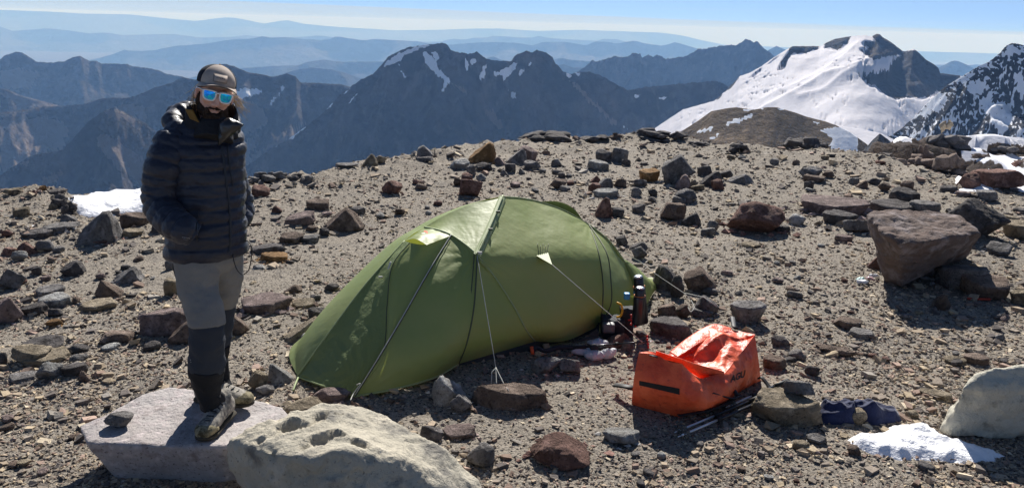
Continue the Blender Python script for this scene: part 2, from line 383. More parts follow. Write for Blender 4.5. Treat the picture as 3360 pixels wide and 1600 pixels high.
ROCK_DARK = mtn_mat('dark_mountain_rock', (0.036, 0.030, 0.029), (0.095, 0.076, 0.068), scree=(0.24, 0.19, 0.165))
ROCK_FAR = mtn_mat('distant_mountain_rock', (0.05, 0.045, 0.04), (0.075, 0.065, 0.058), scale=0.3)
ROCK_BROWN = mtn_mat('brown_hill_scree', (0.150, 0.108, 0.068), (0.195, 0.142, 0.092), scale=3)
L1 = [(-900, 20), (0, 33), (150, 38), (270, 45), (430, 48), (560, 62), (650, 70), (690, 63), (751, 56), (800, 64), (866, 78), (939, 65), (991, 78), (1095, 88), (1300, 100), (1450, 98), (1553, 94), (1641, 94), (1767, 102), (1902, 98), (2007, 102), (2163, 107), (2240, 117), (2292, 130), (2380, 148), (2700, 160), (3360, 178), (4200, 200)]
L2 = [(-900, 70), (0, 86), (37, 102), (151, 94), (219, 99), (292, 110), (350, 107), (396, 115), (574, 112), (652, 123), (760, 121), (803, 115), (860, 122), (975, 122), (1048, 116), (1090, 122), (1200, 132), (1440, 138), (1480, 127), (1527, 130), (1563, 122), (1590, 125), (1621, 117), (1710, 123), (1751, 123), (1772, 117), (1798, 125), (1840, 128), (1903, 131), (1955, 135), (1981, 128), (2028, 129), (2059, 140), (2200, 160), (2500, 190), (3360, 230), (4200, 250)]
L3 = [(-300, 240), (200, 215), (297, 196), (355, 183), (407, 164), (443, 168), (501, 166), (574, 151), (678, 143), (725, 135), (772, 128), (819, 128), (861, 119), (887, 124), (939, 122), (991, 128), (1054, 131), (1085, 128), (1103, 119), (1151, 127), (1193, 133), (1230, 128), (1313, 133), (1370, 136), (1407, 143), (1485, 147), (1543, 141), (1616, 138), (1694, 141), (1746, 149), (1783, 137), (1850, 137), (1923, 149), (1955, 136), (1996, 138), (2023, 143), (2085, 133), (2111, 142), (2174, 151), (2216, 138), (2240, 146), (2287, 159), (2360, 180), (2500, 210), (3000, 215), (3100, 212), (3180, 214), (3216, 211), (3300, 240), (4200, 280)]
L4 = [(400, 300), (700, 240), (793, 224), (929, 215), (975, 216), (1007, 203), (1059, 196), (1120, 203), (1250, 202), (1400, 215), (1540, 215), (1589, 196), (1616, 184), (1642, 196), (1700, 205), (1800, 205), (1819, 196), (1845, 189), (1866, 196), (1934, 201), (2000, 215), (2200, 240), (2500, 180), (2516, 167), (2548, 151), (2574, 162), (2650, 190), (3000, 260), (3080, 222), (3116, 203), (3137, 198), (3158, 206), (3195, 224), (3300, 260), (4200, 300)]
L5 = [(800, 300), (900, 250), (944, 237), (981, 227), (1022, 222), (1085, 228), (1120, 235), (1183, 258), (1300, 290), (1700, 290), (1800, 225), (1835, 214), (1850, 210), (1876, 222), (1908, 223), (2000, 260)]
L6 = [(-900, 240), (-300, 215), (0, 196), (13, 183), (50, 170), (73, 172), (120, 203), (172, 206), (214, 201), (235, 189), (261, 184), (292, 199), (318, 201), (334, 209), (417, 211), (428, 216), (469, 222), (522, 230), (537, 240), (595, 251), (626, 261), (700, 290), (900, 340), (1200, 400)]
L6B = [(1750, 330), (1903, 230), (1944, 198), (1955, 204), (1976, 196), (2017, 183), (2059, 188), (2075, 173), (2101, 175), (2106, 190), (2127, 180), (2142, 189), (2153, 180), (2184, 193), (2240, 187), (2292, 162), (2360, 151), (2412, 149), (2449, 128), (2470, 137), (2485, 138), (2506, 156), (2537, 183), (2700, 260), (2900, 330)]
mountain('distant_mountain_range', L1, 85000, 25, 2500, 500, 9000, ROCK_FAR, 1, 0.5, 200, 24)
mountain('distant_mountain_range', L2, 60000, 25, 2500, 600, 7000, ROCK_FAR, 2, 0.8, 240, 24)
mountain('distant_mountain_range', L3, 40000, 25, 2200, 600, 5000, ROCK_FAR, 3, 0.8, 300, 30)
mountain('distant_mountain_range', L4, 27000, 25, 1800, 500, 3000, ROCK_FAR, 4, 0.9, 300, 30)
mountain('distant_mountain_range', L5, 21000, 26, 1500, 500, 2500, ROCK_FAR, 5, 0.9, 220, 30)
mountain('blue_mountain_ridge', L6, 13500, 34, 2200, 500, 1500, ROCK_DARK, 6, 1.6, 420, 60, scree=[[(0, 235), (60, 225), (130, 240), (100, 290), (20, 290), (0, 270)]])
mountain('serrated_mountain_ridge', L6B, 12500, 40, 2200, 450, 900, ROCK_DARK, 7, 4.2, 420, 60)
L65 = [(-900, 240), (-300, 270), (0, 290), (31, 297), (68, 313), (115, 326), (193, 346), (260, 362), (400, 400), (600, 460)]
mountain('scree_mountain_slope', L65, 9800, 27, 1800, 380, 1300, ROCK_DARK, 8, 1.2, 240, 60, scree=[[(0, 300), (30, 340), (25, 375), (60, 372), (110, 350), (200, 350), (120, 322), (60, 310)], [(-900, 240), (0, 300), (0, 400), (-900, 500)]])
L7 = [(-900, 400), (-300, 385), (0, 368), (52, 365), (104, 357), (146, 350), (193, 347), (271, 342), (334, 323), (376, 319), (417, 321), (449, 313), (506, 287), (563, 271), (600, 253), (642, 262), (690, 235), (725, 211), (741, 210), (772, 219), (814, 237), (855, 243), (897, 253), (939, 241), (970, 250), (986, 271), (1022, 272), (1120, 276), (1200, 300), (1500, 420)]
L7S = [[(770, 300), (800, 290), (858, 295), (855, 308), (815, 315), (800, 322), (775, 318)], [(912, 310), (925, 285), (940, 278), (925, 305), (900, 335), (890, 345), (888, 325)]]
L7C = [[(0, 440), (60, 400), (130, 385), (200, 395), (230, 430), (215, 450), (200, 490), (120, 505), (60, 545), (0, 560)], [(0, 380), (90, 370), (80, 400), (30, 430), (0, 420)],
       [(740, 330), (800, 320), (860, 360), (880, 400), (830, 440), (790, 430), (745, 400)], [(790, 560), (815, 520), (880, 480), (960, 420), (1010, 400), (960, 450), (880, 495), (810, 545), (800, 600), (700, 600), (700, 480), (790, 470), (860, 440)],
       [(345, 365), (400, 343), (470, 350), (490, 400), (440, 380), (460, 415), (420, 400)]]
mountain('scree_valley_mountain', L7, 8200, 31, 2300, 520, 850, ROCK_DARK, 9, 1.6, 540, 90, snow=L7S, scree=L7C, ragged=9)
L8 = [(-900, 760), (-300, 640), (0, 574), (42, 548), (99, 511), (156, 501), (209, 490), (250, 443), (292, 396), (344, 362), (376, 352), (420, 375), (470, 400), (560, 470), (700, 540), (812, 600), (900, 680)]
L8C = [[(320, 445), (345, 440), (470, 520), (470, 608), (400, 560), (340, 500), (318, 478)], [(135, 590), (200, 555), (205, 575), (170, 600), (150, 620)], [(340, 366), (380, 356), (470, 410), (455, 425), (400, 385), (380, 400)], [(60, 540), (95, 520), (90, 545)]]
mountain('near_mountain_spur', L8, 6000, 36, 1700, 400, 520, ROCK_DARK, 10, 1.8, 560, 90, scree=L8C, ragged=8)
LM = [(700, 640), (808, 545), (887, 490), (955, 449), (1012, 407), (1054, 376), (1095, 334), (1120, 304), (1157, 282), (1183, 261), (1224, 243), (1250, 214), (1271, 188), (1292, 175), (1329, 159), (1370, 149), (1412, 145), (1454, 140), (1469, 149), (1480, 164), (1516, 175), (1548, 177), (1563, 168), (1579, 180), (1595, 193), (1621, 197), (1678, 201), (1686, 185), (1704, 175), (1725, 167), (1746, 172), (1762, 164), (1793, 172), (1814, 188), (1822, 209), (1850, 235), (1871, 243), (1903, 235), (1934, 235), (1976, 250), (2033, 282), (2059, 295), (2111, 287), (2179, 279), (2240, 274), (2344, 265), (2370, 271), (2396, 289), (2440, 330), (2600, 420), (2800, 520)]
def c2(pts): return [(1120+x/1.917, y/1.917) for x, y in pts]
LMS = [c2([(250, 432), (300, 375), (350, 340), (430, 310), (500, 283), (560, 278), (530, 298), (460, 318), (400, 345), (370, 385), (310, 405)]),
       c2([(350, 385), (375, 440), (415, 480), (400, 500), (370, 450)]), c2([(500, 320), (545, 330), (580, 375), (600, 420), (640, 460), (688, 505), (660, 550), (635, 590), (615, 622), (640, 545), (655, 515), (610, 480), (570, 440), (530, 395), (515, 350)]),
       c2([(570, 320), (600, 330), (615, 370), (595, 390)]), c2([(780, 360), (800, 400), (790, 445), (778, 430)]), c2([(810, 380), (850, 360), (855, 400), (815, 405)]), c2([(890, 420), (915, 400), (910, 450), (880, 510), (872, 480)]),
       c2([(940, 440), (980, 455), (1070, 405), (1110, 390), (1100, 430), (1060, 470), (1015, 515), (1020, 470), (975, 480)]), c2([(1115, 445), (1150, 420), (1150, 460), (1120, 475)]), c2([(1050, 565), (1085, 585), (1105, 625), (1075, 610)]), c2([(1170, 380), (1200, 400), (1190, 420)]),
       c2([(1410, 460), (1440, 460), (1455, 480), (1430, 492)]), c2([(1470, 455), (1505, 462), (1490, 480)]), c2([(10, 585), (65, 542), (60, 560), (20, 588)]), c2([(40, 640), (110, 580), (90, 610), (50, 655)]), c2([(1840, 595), (1880, 595), (1850, 630)]), c2([(835, 480), (860, 490), (855, 515)]),
       [(955, 449), (1012, 405), (990, 430), (960, 452), (925, 465), (900, 482)], [(1078, 345), (1096, 333), (1090, 345), (1070, 362)], c2([(2000, 610), (2045, 605), (2030, 640)]), c2([(1740, 790), (1810, 800), (1790, 815)])]
LMC = [c2([(1440, 510), (1470, 520), (1600, 650), (1740, 780), (1700, 770), (1560, 640)]), c2([(690, 520), (740, 540), (830, 600), (760, 580)]), c2([(900, 690), (960, 700), (1020, 800), (1000, 820), (930, 760)])]
mountain('great_dark_mountain', LM, 6600, 43, 2100, 400, 620, ROCK_DARK, 11, 3.0, 620, 105, snow=LMS, scree=LMC, ragged=7, aniso=4.5)
def c3(pts): return [(2240+x/1.917, y/1.917) for x, y in pts]
LG = [(2120, 440), (2240, 360), (2344, 331), (2370, 308), (2428, 250), (2459, 240), (2501, 216), (2537, 190), (2574, 167), (2600, 152), (2694, 152), (2710, 141), (2741, 128), (2793, 119), (2835, 116), (2861, 119), (2876, 112), (2887, 113), (2897, 123), (2923, 138), (2960, 167), (2970, 169), (2999, 161), (3017, 175), (3038, 196), (3064, 211), (3080, 224), (3085, 240), (3148, 248), (3300, 300), (3500, 380), (4000, 460)]
LGR = [c3([(645, 350), (690, 285), (870, 285), (850, 310), (750, 335), (690, 340), (660, 370), (640, 430), (600, 435), (620, 390)]), c3([(895, 300), (890, 265), (980, 230), (1062, 222), (1040, 265), (985, 312), (940, 310)]),
       c3([(1130, 275), (1150, 258), (1210, 260), (1190, 215), (1250, 200), (1420, 320), (1390, 345), (1300, 350), (1200, 378), (1150, 350), (1115, 318), (1200, 300), (1140, 295)]),
       c3([(1300, 420), (1320, 380), (1400, 335), (1440, 315), (1500, 320), (1640, 410), (1660, 460), (1760, 460), (1740, 500), (1640, 560), (1560, 600), (1500, 618), (1420, 610), (1350, 628), (1300, 610), (1240, 570), (1220, 545), (1160, 530), (1095, 465), (1140, 450), (1180, 460), (1250, 440), (1300, 445)]),
       c3([(525, 410), (580, 365), (620, 340), (560, 385)]), c3([(440, 470), (495, 425), (490, 440), (450, 470)]), c3([(210, 600), (360, 475), (330, 520), (300, 560), (250, 590), (210, 640)])]
LGS2 = [c3([(1390, 455), (1440, 460), (1430, 510), (1450, 560), (1490, 590), (1450, 600), (1420, 550), (1400, 500)]), c3([(1500, 430), (1560, 470), (1630, 500), (1590, 520), (1640, 550), (1590, 570), (1560, 500), (1510, 470)]), c3([(1210, 480), (1240, 490), (1310, 570), (1280, 560), (1220, 520)]), c3([(1285, 480), (1360, 525), (1340, 540)]), c3([(1365, 355), (1400, 350), (1380, 385)])]
def ghook(u, v, A, B):
    """glacier: smooth swells with a few crevassed steps; rock areas keep their relief"""
    rk = np.zeros(u.shape)
    for q in LGR: rk[inpoly(u, v, q)] = 1
    for k in range(2): rk = 0.25*(np.roll(rk, 1, 0)+np.roll(rk, -1, 0)+np.roll(rk, 1, 1)+np.roll(rk, -1, 1))
    sm = 18*fbm(A*1.2, B*3, 3.3, 3)+4*ridged(A*4, B*10, 8.8, 3)
    for ln, am, sg in ((((3010, 158), (2880, 203), (2780, 240), (2700, 262), (2600, 325), (2470, 385)), 34, 26), (((2815, 238), (2760, 262), (2700, 300), (2620, 335)), 18, 15), (((2835, 118), (2790, 170), (2720, 230), (2620, 280), (2500, 330)), 16, 24)):
        dm = np.full(u.shape, 1e9)
        for (x1, y1), (x2, y2) in zip(ln, ln[1:]):
            L2_ = (x2-x1)**2+(y2-y1)**2; tt = np.clip(((u-x1)*(x2-x1)+(v-y1)*(y2-y1))/L2_, 0, 1); dm = np.minimum(dm, np.hypot(u-x1-tt*(x2-x1), (v-y1-tt*(y2-y1))*1.6))
        sm = sm+am*np.exp(-dm/sg)
    cre = -34*sstep(0.80, 0.97, ridged(u/38, v/15, 2.5, 3))*sstep(0.0, 0.35, pn(u/170, v/80, 6.1)+0.1)
    return 0.015+0.985*rk, (1-rk)*(sm+cre)
SNOW_MAT = mtn_mat('glacier_snow', (0.045, 0.042, 0.042), (0.07, 0.062, 0.06), snow=(0.62, 0.61, 0.65))
mountain('snowy_glacier_mountain', LG, 5200, 15, 700, 90, 420, SNOW_MAT, 12, 0.7, 640, 140, rock=LGR, snow=LGS2, base_snow=1.0, hook=ghook, ragged=6, fade=0.04)
LR = [(2560, 560), (2750, 520), (2860, 478), (2918, 448), (2960, 420), (3000, 385), (3040, 340), (3096, 288), (3148, 256), (3200, 224), (3252, 198), (3283, 172), (3299, 151), (3320, 142), (3336, 143), (3360, 149), (3450, 120), (3700, 150), (4200, 260)]
LRS = [c3(q) for q in ([(1480, 700), (1560, 600), (1640, 570), (1660, 640), (1590, 700), (1520, 740)], [(1690, 520), (1760, 470), (1850, 430), (1830, 470), (1750, 520)], [(1850, 410), (1945, 380), (1930, 400), (1870, 430)], [(2010, 350), (2060, 280), (2100, 310), (2070, 370), (2040, 360)], [(1850, 640), (1970, 560), (1930, 640), (2060, 650), (2080, 760), (2020, 830), (1960, 800), (1920, 720), (1880, 690)],
       [(1780, 560), (1830, 500), (1950, 540), (1860, 600)], [(1600, 790), (1640, 730), (1690, 760), (1640, 810)], [(1440, 850), (1480, 830), (1460, 880), (1420, 870)], [(2080, 480), (2147, 440), (2147, 640), (2100, 560)], [(1700, 800), (1780, 770), (1740, 820)], [(2100, 830), (2147, 780), (2147, 860)], [(1490, 870), (1540, 800), (1530, 860)], [(2050, 300), (2140, 300), (2130, 360), (2090, 350)], [(1790, 700), (1850, 690), (1830, 740)], [(1940, 760), (2010, 740), (2040, 800), (1990, 850)])]
SNOWY_ROCK = mtn_mat('snow_streaked_rock', (0.032, 0.030, 0.032), (0.055, 0.048, 0.046), scale=2.0)
mountain('snow_streaked_peak', LR, 2700, 42, 800, 110, 190, SNOWY_ROCK, 13, 1.5, 400, 110, snow=LRS, base_snow=0.24, ragged=12, aniso=2.5, mottle=0.85)
LH = [(2020, 520), (2160, 470), (2240, 428), (2282, 402), (2334, 365), (2386, 355), (2417, 352), (2475, 360), (2516, 352), (2548, 352), (2605, 368), (2647, 383), (2709, 399), (2746, 412), (2788, 433), (2840, 470), (2900, 520), (3000, 600)]
LHS = [c3([(85, 835), (110, 815), (195, 798), (185, 820), (120, 838)]), c3([(165, 870), (230, 835), (220, 860), (180, 880)]), c3([(270, 785), (300, 760), (450, 710), (430, 740), (350, 775)]), c3([(350, 700), (400, 685), (445, 690), (400, 700)]), c3([(520, 855), (630, 860), (590, 868)]), c3([(760, 768), (870, 770), (850, 778)]), c3([(865, 820), (930, 800), (1050, 800), (1100, 860), (1100, 990), (880, 990), (950, 870)]), c3([(490, 680), (520, 680), (500, 690)]), c3([(600, 682), (640, 685), (610, 695)])]
mountain('brown_scree_hill', LH, 1500, 26, 330, 9, 130, ROCK_BROWN, 14, 0.3, 360, 60, snow=LHS, base_scree=0.0, ragged=4)
LI = [(2780, 560), (2840, 486), (2862, 460), (2887, 438), (2912, 456), (2937, 478), (2990, 540)]
ICE_ROCK = mtn_mat('grey_rock_cone', (0.16, 0.16, 0.165), (0.24, 0.24, 0.25), scale=6)
mountain('grey_rock_cone', LI, 700, 40, 90, 7, 30, ICE_ROCK, 15, 0.4, 90, 40)
# snowfield below the brown hill
LN = [(2600, 430), (2746, 412), (2800, 420), (2887, 436), (2960, 470), (3060, 500), (3300, 520), (4200, 560)]
mountain('lower_snowfield', LN, 1900, 12, 160, 6, 120, SNOW_MAT, 16, 0.2, 200, 50, base_snow=1.0)
# valley floor far below everything
a = np.linspace(0, 2*math.pi, 97)[:-1]; rv = np.array([0, 3000, 8000, 20000, 60000, 108000.0])
Tv, Rr = np.meshgrid(a, rv); Xv = Rr*np.sin(Tv); Yv = Rr*np.cos(Tv)
me = mesh_np('valley_floor', np.stack([Xv, Yv, np.full(Xv.shape, -2400.0)], -1).reshape(-1, 3), grid_faces(len(rv), 96, True)); attr(me, 'snow', np.zeros(len(me.vertices))); attr(me, 'scree', np.full(len(me.vertices), 0.3))
struct(obj('valley_floor', me, ROCK_DARK))

# ---- bench of snow and dark rock below the camp on the right
def bench_z(x, y):
    return -18.5 + 1.6*fbm(x/22, y/22, 3.1, 4) + 2.6*sstep(0.05, 0.5, fbm(x/14, y/10, 9.9, 4))
xb = np.linspace(15, 210, 220); yb = np.geomspace(34, 260, 170); XB, YB = np.meshgrid(xb, yb)
ZB = bench_z(XB, YB); ZB = ZB-60*sstep(150, 215, YB)-45*sstep(0.46, 0.36, XB/YB)-14*sstep(66, 34, YB)
ub, vb = px(np.stack([XB, YB, ZB], -1))
me = mesh_np('snowy_bench', np.stack([XB, YB, ZB], -1).reshape(-1, 3), grid_faces(*XB.shape))
Sb = np.ones(ub.shape)
jb = ub+16*fbm(XB/6, YB/6, 2, 4); kb = vb+7*fbm(XB/6, YB/6, 7, 4)
for q in ([(2880, 505), (3030, 498), (3160, 505), (3140, 540), (3250, 545), (3240, 575), (3120, 590), (3100, 620), (2960, 600), (2900, 560)], [(2940, 470), (3040, 440), (3180, 450), (3180, 500), (3060, 520), (2900, 510), (2860, 505)], [(3225, 490), (3300, 462), (3500, 460), (3500, 515), (3320, 512), (3240, 500)], [(3200, 530), (3250, 520), (3280, 545), (3240, 575), (3200, 560)], [(2700, 400), (2960, 465), (2900, 640), (2700, 640)], [(3320, 530), (3360, 525), (3365, 545), (3330, 545)]): Sb[inpoly(jb, kb, q)] = 0
attr(me, 'snow', Sb.ravel()); attr(me, 'scree', np.zeros(Sb.size))
BENCH = mtn_mat('bench_rock_and_snow', (0.060, 0.046, 0.040), (0.085, 0.066, 0.058), scale=40, snow=(0.8, 0.8, 0.84))
struct(obj('snowy_bench', me, BENCH))

# ---- the air
hb = mesh_np('haze', *(lambda b: (b[0], np.array(b[1])))(box((0, 0, -1150), (230000, 230000, 2730))), False)
hm = bpy.data.materials.new('mountain_air'); hm.use_nodes = True; n = hm.node_tree.nodes; n.remove(n['Principled BSDF'])
pv = n.new('ShaderNodeVolumePrincipled'); pv.inputs['Color'].default_value = (0.29, 0.54, 1.0, 1); pv.inputs['Density'].default_value = 2.9e-5
pv.inputs['Absorption Color'].default_value = (1, 1, 1, 1); pv.inputs['Anisotropy'].default_value = 0.0
hm.node_tree.links.new(pv.outputs[0], n['Material Output'].inputs['Volume'])
ho = obj('haze', hb, hm); ho['kind'] = 'stuff'; ho['label'] = 'pale blue mountain haze'
# ================================================================== rocks
COLS = {'g': ((0.190, 0.178, 0.170), 'grey'), 'd': ((0.112, 0.101, 0.097), 'dark'), 'b': ((0.165, 0.122, 0.096), 'brown'), 'r': ((0.175, 0.100, 0.080), 'reddish'),
        'p': ((0.225, 0.170, 0.155), 'pinkish'), 't': ((0.25, 0.205, 0.145), 'tan'), 'o': ((0.26, 0.150, 0.065), 'orange-brown'), 'l': ((0.29, 0.28, 0.265), 'pale grey'), 'w': ((0.44, 0.43, 0.41), 'whitish')}
RM = {}
for k, (c, nm) in COLS.items():
    c = tuple(min(.6, q*1.35) for q in c)
    RM[k] = mat(nm.replace(' ', '_').replace('-', '_')+'_rock', c, 0.92, 0.2, noise=[(3.5, 6, 0.38, 0.66, 0.58), (11, 6, 0.48, 0.68, tuple(min(0.6, q*1.5+0.04) for q in c)), (45, 4, 0.54, 0.68, 0.40), (7, 3, 0.60, 0.68, 0.7)],
                bump=[(6, 7, 0.09), (30, 7, 0.028), (120, 4, 0.005)], objrand=0.16, coord='World')
for m_ in bpy.data.materials:
    pass
_ico = {}
def ico(s):
    if s not in _ico:
        bm = bmesh.new(); bmesh.ops.create_icosphere(bm, subdivisions=s, radius=1); bm.verts.ensure_lookup_table()
        _ico[s] = (np.array([v.co[:] for v in bm.verts]), np.array([[v.index for v in f.verts] for f in bm.faces])); bm.free()
    return _ico[s]
def ledge_shape(seed, sb):
    rg = np.random.default_rng(seed); ps = []
    for i in range(9):
        V, F = rock_shape('a' if i % 3 else 'w', seed*3+i, 3); k = rg.uniform(.28, .62)
        V = V*np.array([k, k*rg.uniform(.7, 1.1), rg.uniform(.35, .75)]); t = rg.normal(0, .38); c, s = math.cos(t), math.sin(t); V = V@np.array([[c, 0, s], [0, 1, 0], [-s, 0, c]])
        x = rg.uniform(-.36, .36); V += np.array([x, rg.uniform(-.3, .3), rg.uniform(-.35, .34)*(1-abs(x)*1.2)]); ps.append((V, F))
    V, F = merge(ps); V = np.array(V); lo = V.min(0); hi = V.max(0); return (V-(lo+hi)/2)/(hi-lo), F
def rock_planes(shape, rg):
    P = []
    def add(n, h): n = np.array(n, float); P.append((n/np.linalg.norm(n), h))
    n = rg.integers(6, 10); a0 = rg.uniform(0, 6.28)
    def sides(tilt_lo, tilt_hi, lo=0.60, hi=1.0):
        for i in range(n):
            a = a0+6.283*i/n+rg.uniform(-0.32, 0.32); add((math.cos(a), math.sin(a), rg.uniform(tilt_lo, tilt_hi)), rg.uniform(lo, hi))
    def chip(k):
        for _ in range(k):
            v = rg.normal(size=3); v[2] = abs(v[2])*0.8; add(v, rg.uniform(0.86, 1.02))
    if shape == 'a':
        sides(-0.30, 0.35); add((rg.uniform(-.25, .25), rg.uniform(-.22, .12), 1), rg.uniform(.6, .8)); add((0, 0, -1), .62); chip(6)
    elif shape == 'f':
        sides(-0.35, 0.15, .8, 1.0); add((rg.uniform(-.10, .10), rg.uniform(-.10, .05), 1), .42); add((0, 0, -1), .40); chip(4)
    elif shape == 'w':
        s = rg.choice([-1, 1]); add((s*0.75, -0.10, 0.72), .50); add((-s*0.9, -0.30, rg.uniform(.1, .4)), .66); add((rg.uniform(-.2, .2), -1, rg.uniform(0.2, .45)), .62); add((0.1, 1, .45), .66); add((0, 0, -1), .55); chip(7); sides(-.2, .3, .82, 1.02)
    elif shape == 'r':
        for _ in range(16): add(rg.normal(size=3), rg.uniform(.84, .98))
        add((0, 0, -1), .7)
    elif shape == 'o':       # top overhangs a narrower foot
        sides(-0.55, -0.25, .75, .95); add((rg.uniform(-.12, .12), -0.06, 1), .55); add((0, 0, -1), .75); chip(1)
    return P
def rock_shape(shape, seed, sub_=3, rough=1.0, planes=None, sharp=80):
    rg = np.random.default_rng(seed); d, F = ico(sub_); P = planes or rock_planes(shape, rg)
    p = 9 if shape == 'r' else sharp
    s = 0
    for n, h in P: s = s+np.maximum(d@n/h, 0)**p
    r = np.maximum(s, 1e-9)**(-1/p); r = np.minimum(r, 1.5); V = d*r[:, None]; o = seed*7.31
    V = V*(1+rough*(0.07*fbm(V[:, 0]*1.6+o, V[:, 1]*1.6, V[:, 2]*1.6, 3)))[:, None]
    if sub_ >= 3:
        st = 0.050*(ridged(V[:, 0]*2.2+o, V[:, 1]*2.2, V[:, 2]*5.5+0.6*V[:, 0], 4)-0.7)+0.026*fbm(V[:, 0]*8+o, V[:, 1]*8, V[:, 2]*8, 3)
        V = V*(1+rough*st)[:, None]
    if shape in 'awf' and planes is None:
        k = .30 if shape == 'a' else .12; t1, t2 = rg.normal(0, k, 2); c, s = math.cos(t1), math.sin(t1); V = V@np.array([[c, 0, s], [0, 1, 0], [-s, 0, c]]); c, s = math.cos(t2), math.sin(t2); V = V@np.array([[1, 0, 0], [0, c, -s], [0, s, c]])
    lo = V.min(0); hi = V.max(0); V = (V-(lo+hi)/2)/(hi-lo)
    return V, F
ROCK_N = 0
RECOL = {'d': 'g', 'g': 'g'}
def rock_at(u0, v0, u1, v1, c, s, label, group=None, cat='rock', kd=None, seed=None, bury=0.15, name='rock', zfun=None, lift=0.0):
    ledge = any(w in label for w in ('ledge', 'outcrop', 'crest', 'heap')) and 'right crest' not in label and ' red' not in label
    global ROCK_N
    s = 'a' if (s == 'f' and v1 < 560 and not ledge) else s
    ROCK_N += 1; seed = seed or ROCK_N*13+5
    uc = (u0+u1)/2
    if zfun is None: b = hit(uc, v1)
    else:
        z = -18.0
        for _ in range(8): p = at_z(float(uc), float(v1), z); z = float(zfun(p[0], p[1]))
        b = np.array([p[0], p[1], z])
    if 'guyline slab before' in label: s = 'a'; kd = .42; seed = 41
    q = b-CAM; dist = q@_F; Wd = (u1-u0)*dist/FPX; hp = (v1-v0)*dist/FPX
    dn = math.atan2(-q[2], math.hypot(q[0], q[1]))
    kd = kd or {'f': 0.8, 'a': 0.75, 'w': 0.7, 'r': 0.9, 'o': 0.7}[s]
    Dp = Wd*kd; Hz = (hp-Dp*math.sin(dn)*0.75)/math.cos(dn)
    mn = {'f': 0.16, 'a': 0.4, 'w': 0.5, 'r': 0.55, 'o': 0.4}[s]*Wd
    if Hz < mn*0.9:
        Hz = max(Hz, min(mn, hp*0.6/math.cos(dn))); Dp = max((hp-Hz*math.cos(dn))/(0.75*math.sin(dn)), Wd*0.3)
    pxr = (u1-u0)/3.28
    sb = 5 if pxr > 60 else 4 if pxr > 20 else 3
    V, F = ledge_shape(seed, sb) if ledge else rock_shape(s, seed, sb)
    rg = np.random.default_rng(seed+1)
    V = V*np.array([Wd, Dp, Hz*(1+bury)]); h = math.hypot(q[0], q[1]); e = np.array([q[0]/h, q[1]/h])
    # local frame: x to the right of the sight line, y away
    M = np.array([[e[1], e[0], 0], [-e[0], e[1], 0], [0, 0, 1]]); V = V@M.T
    V[:, 2] += Hz*(1+bury)/2-Hz*bury
    me = mesh_np(name, V, F); o = obj(name, me, RM[c]); o.location = (b[0]+e[0]*Dp/2, b[1]+e[1]*Dp/2, b[2]-0.004+lift)
    tag(o, label, cat, group); return o
BIGW = {}
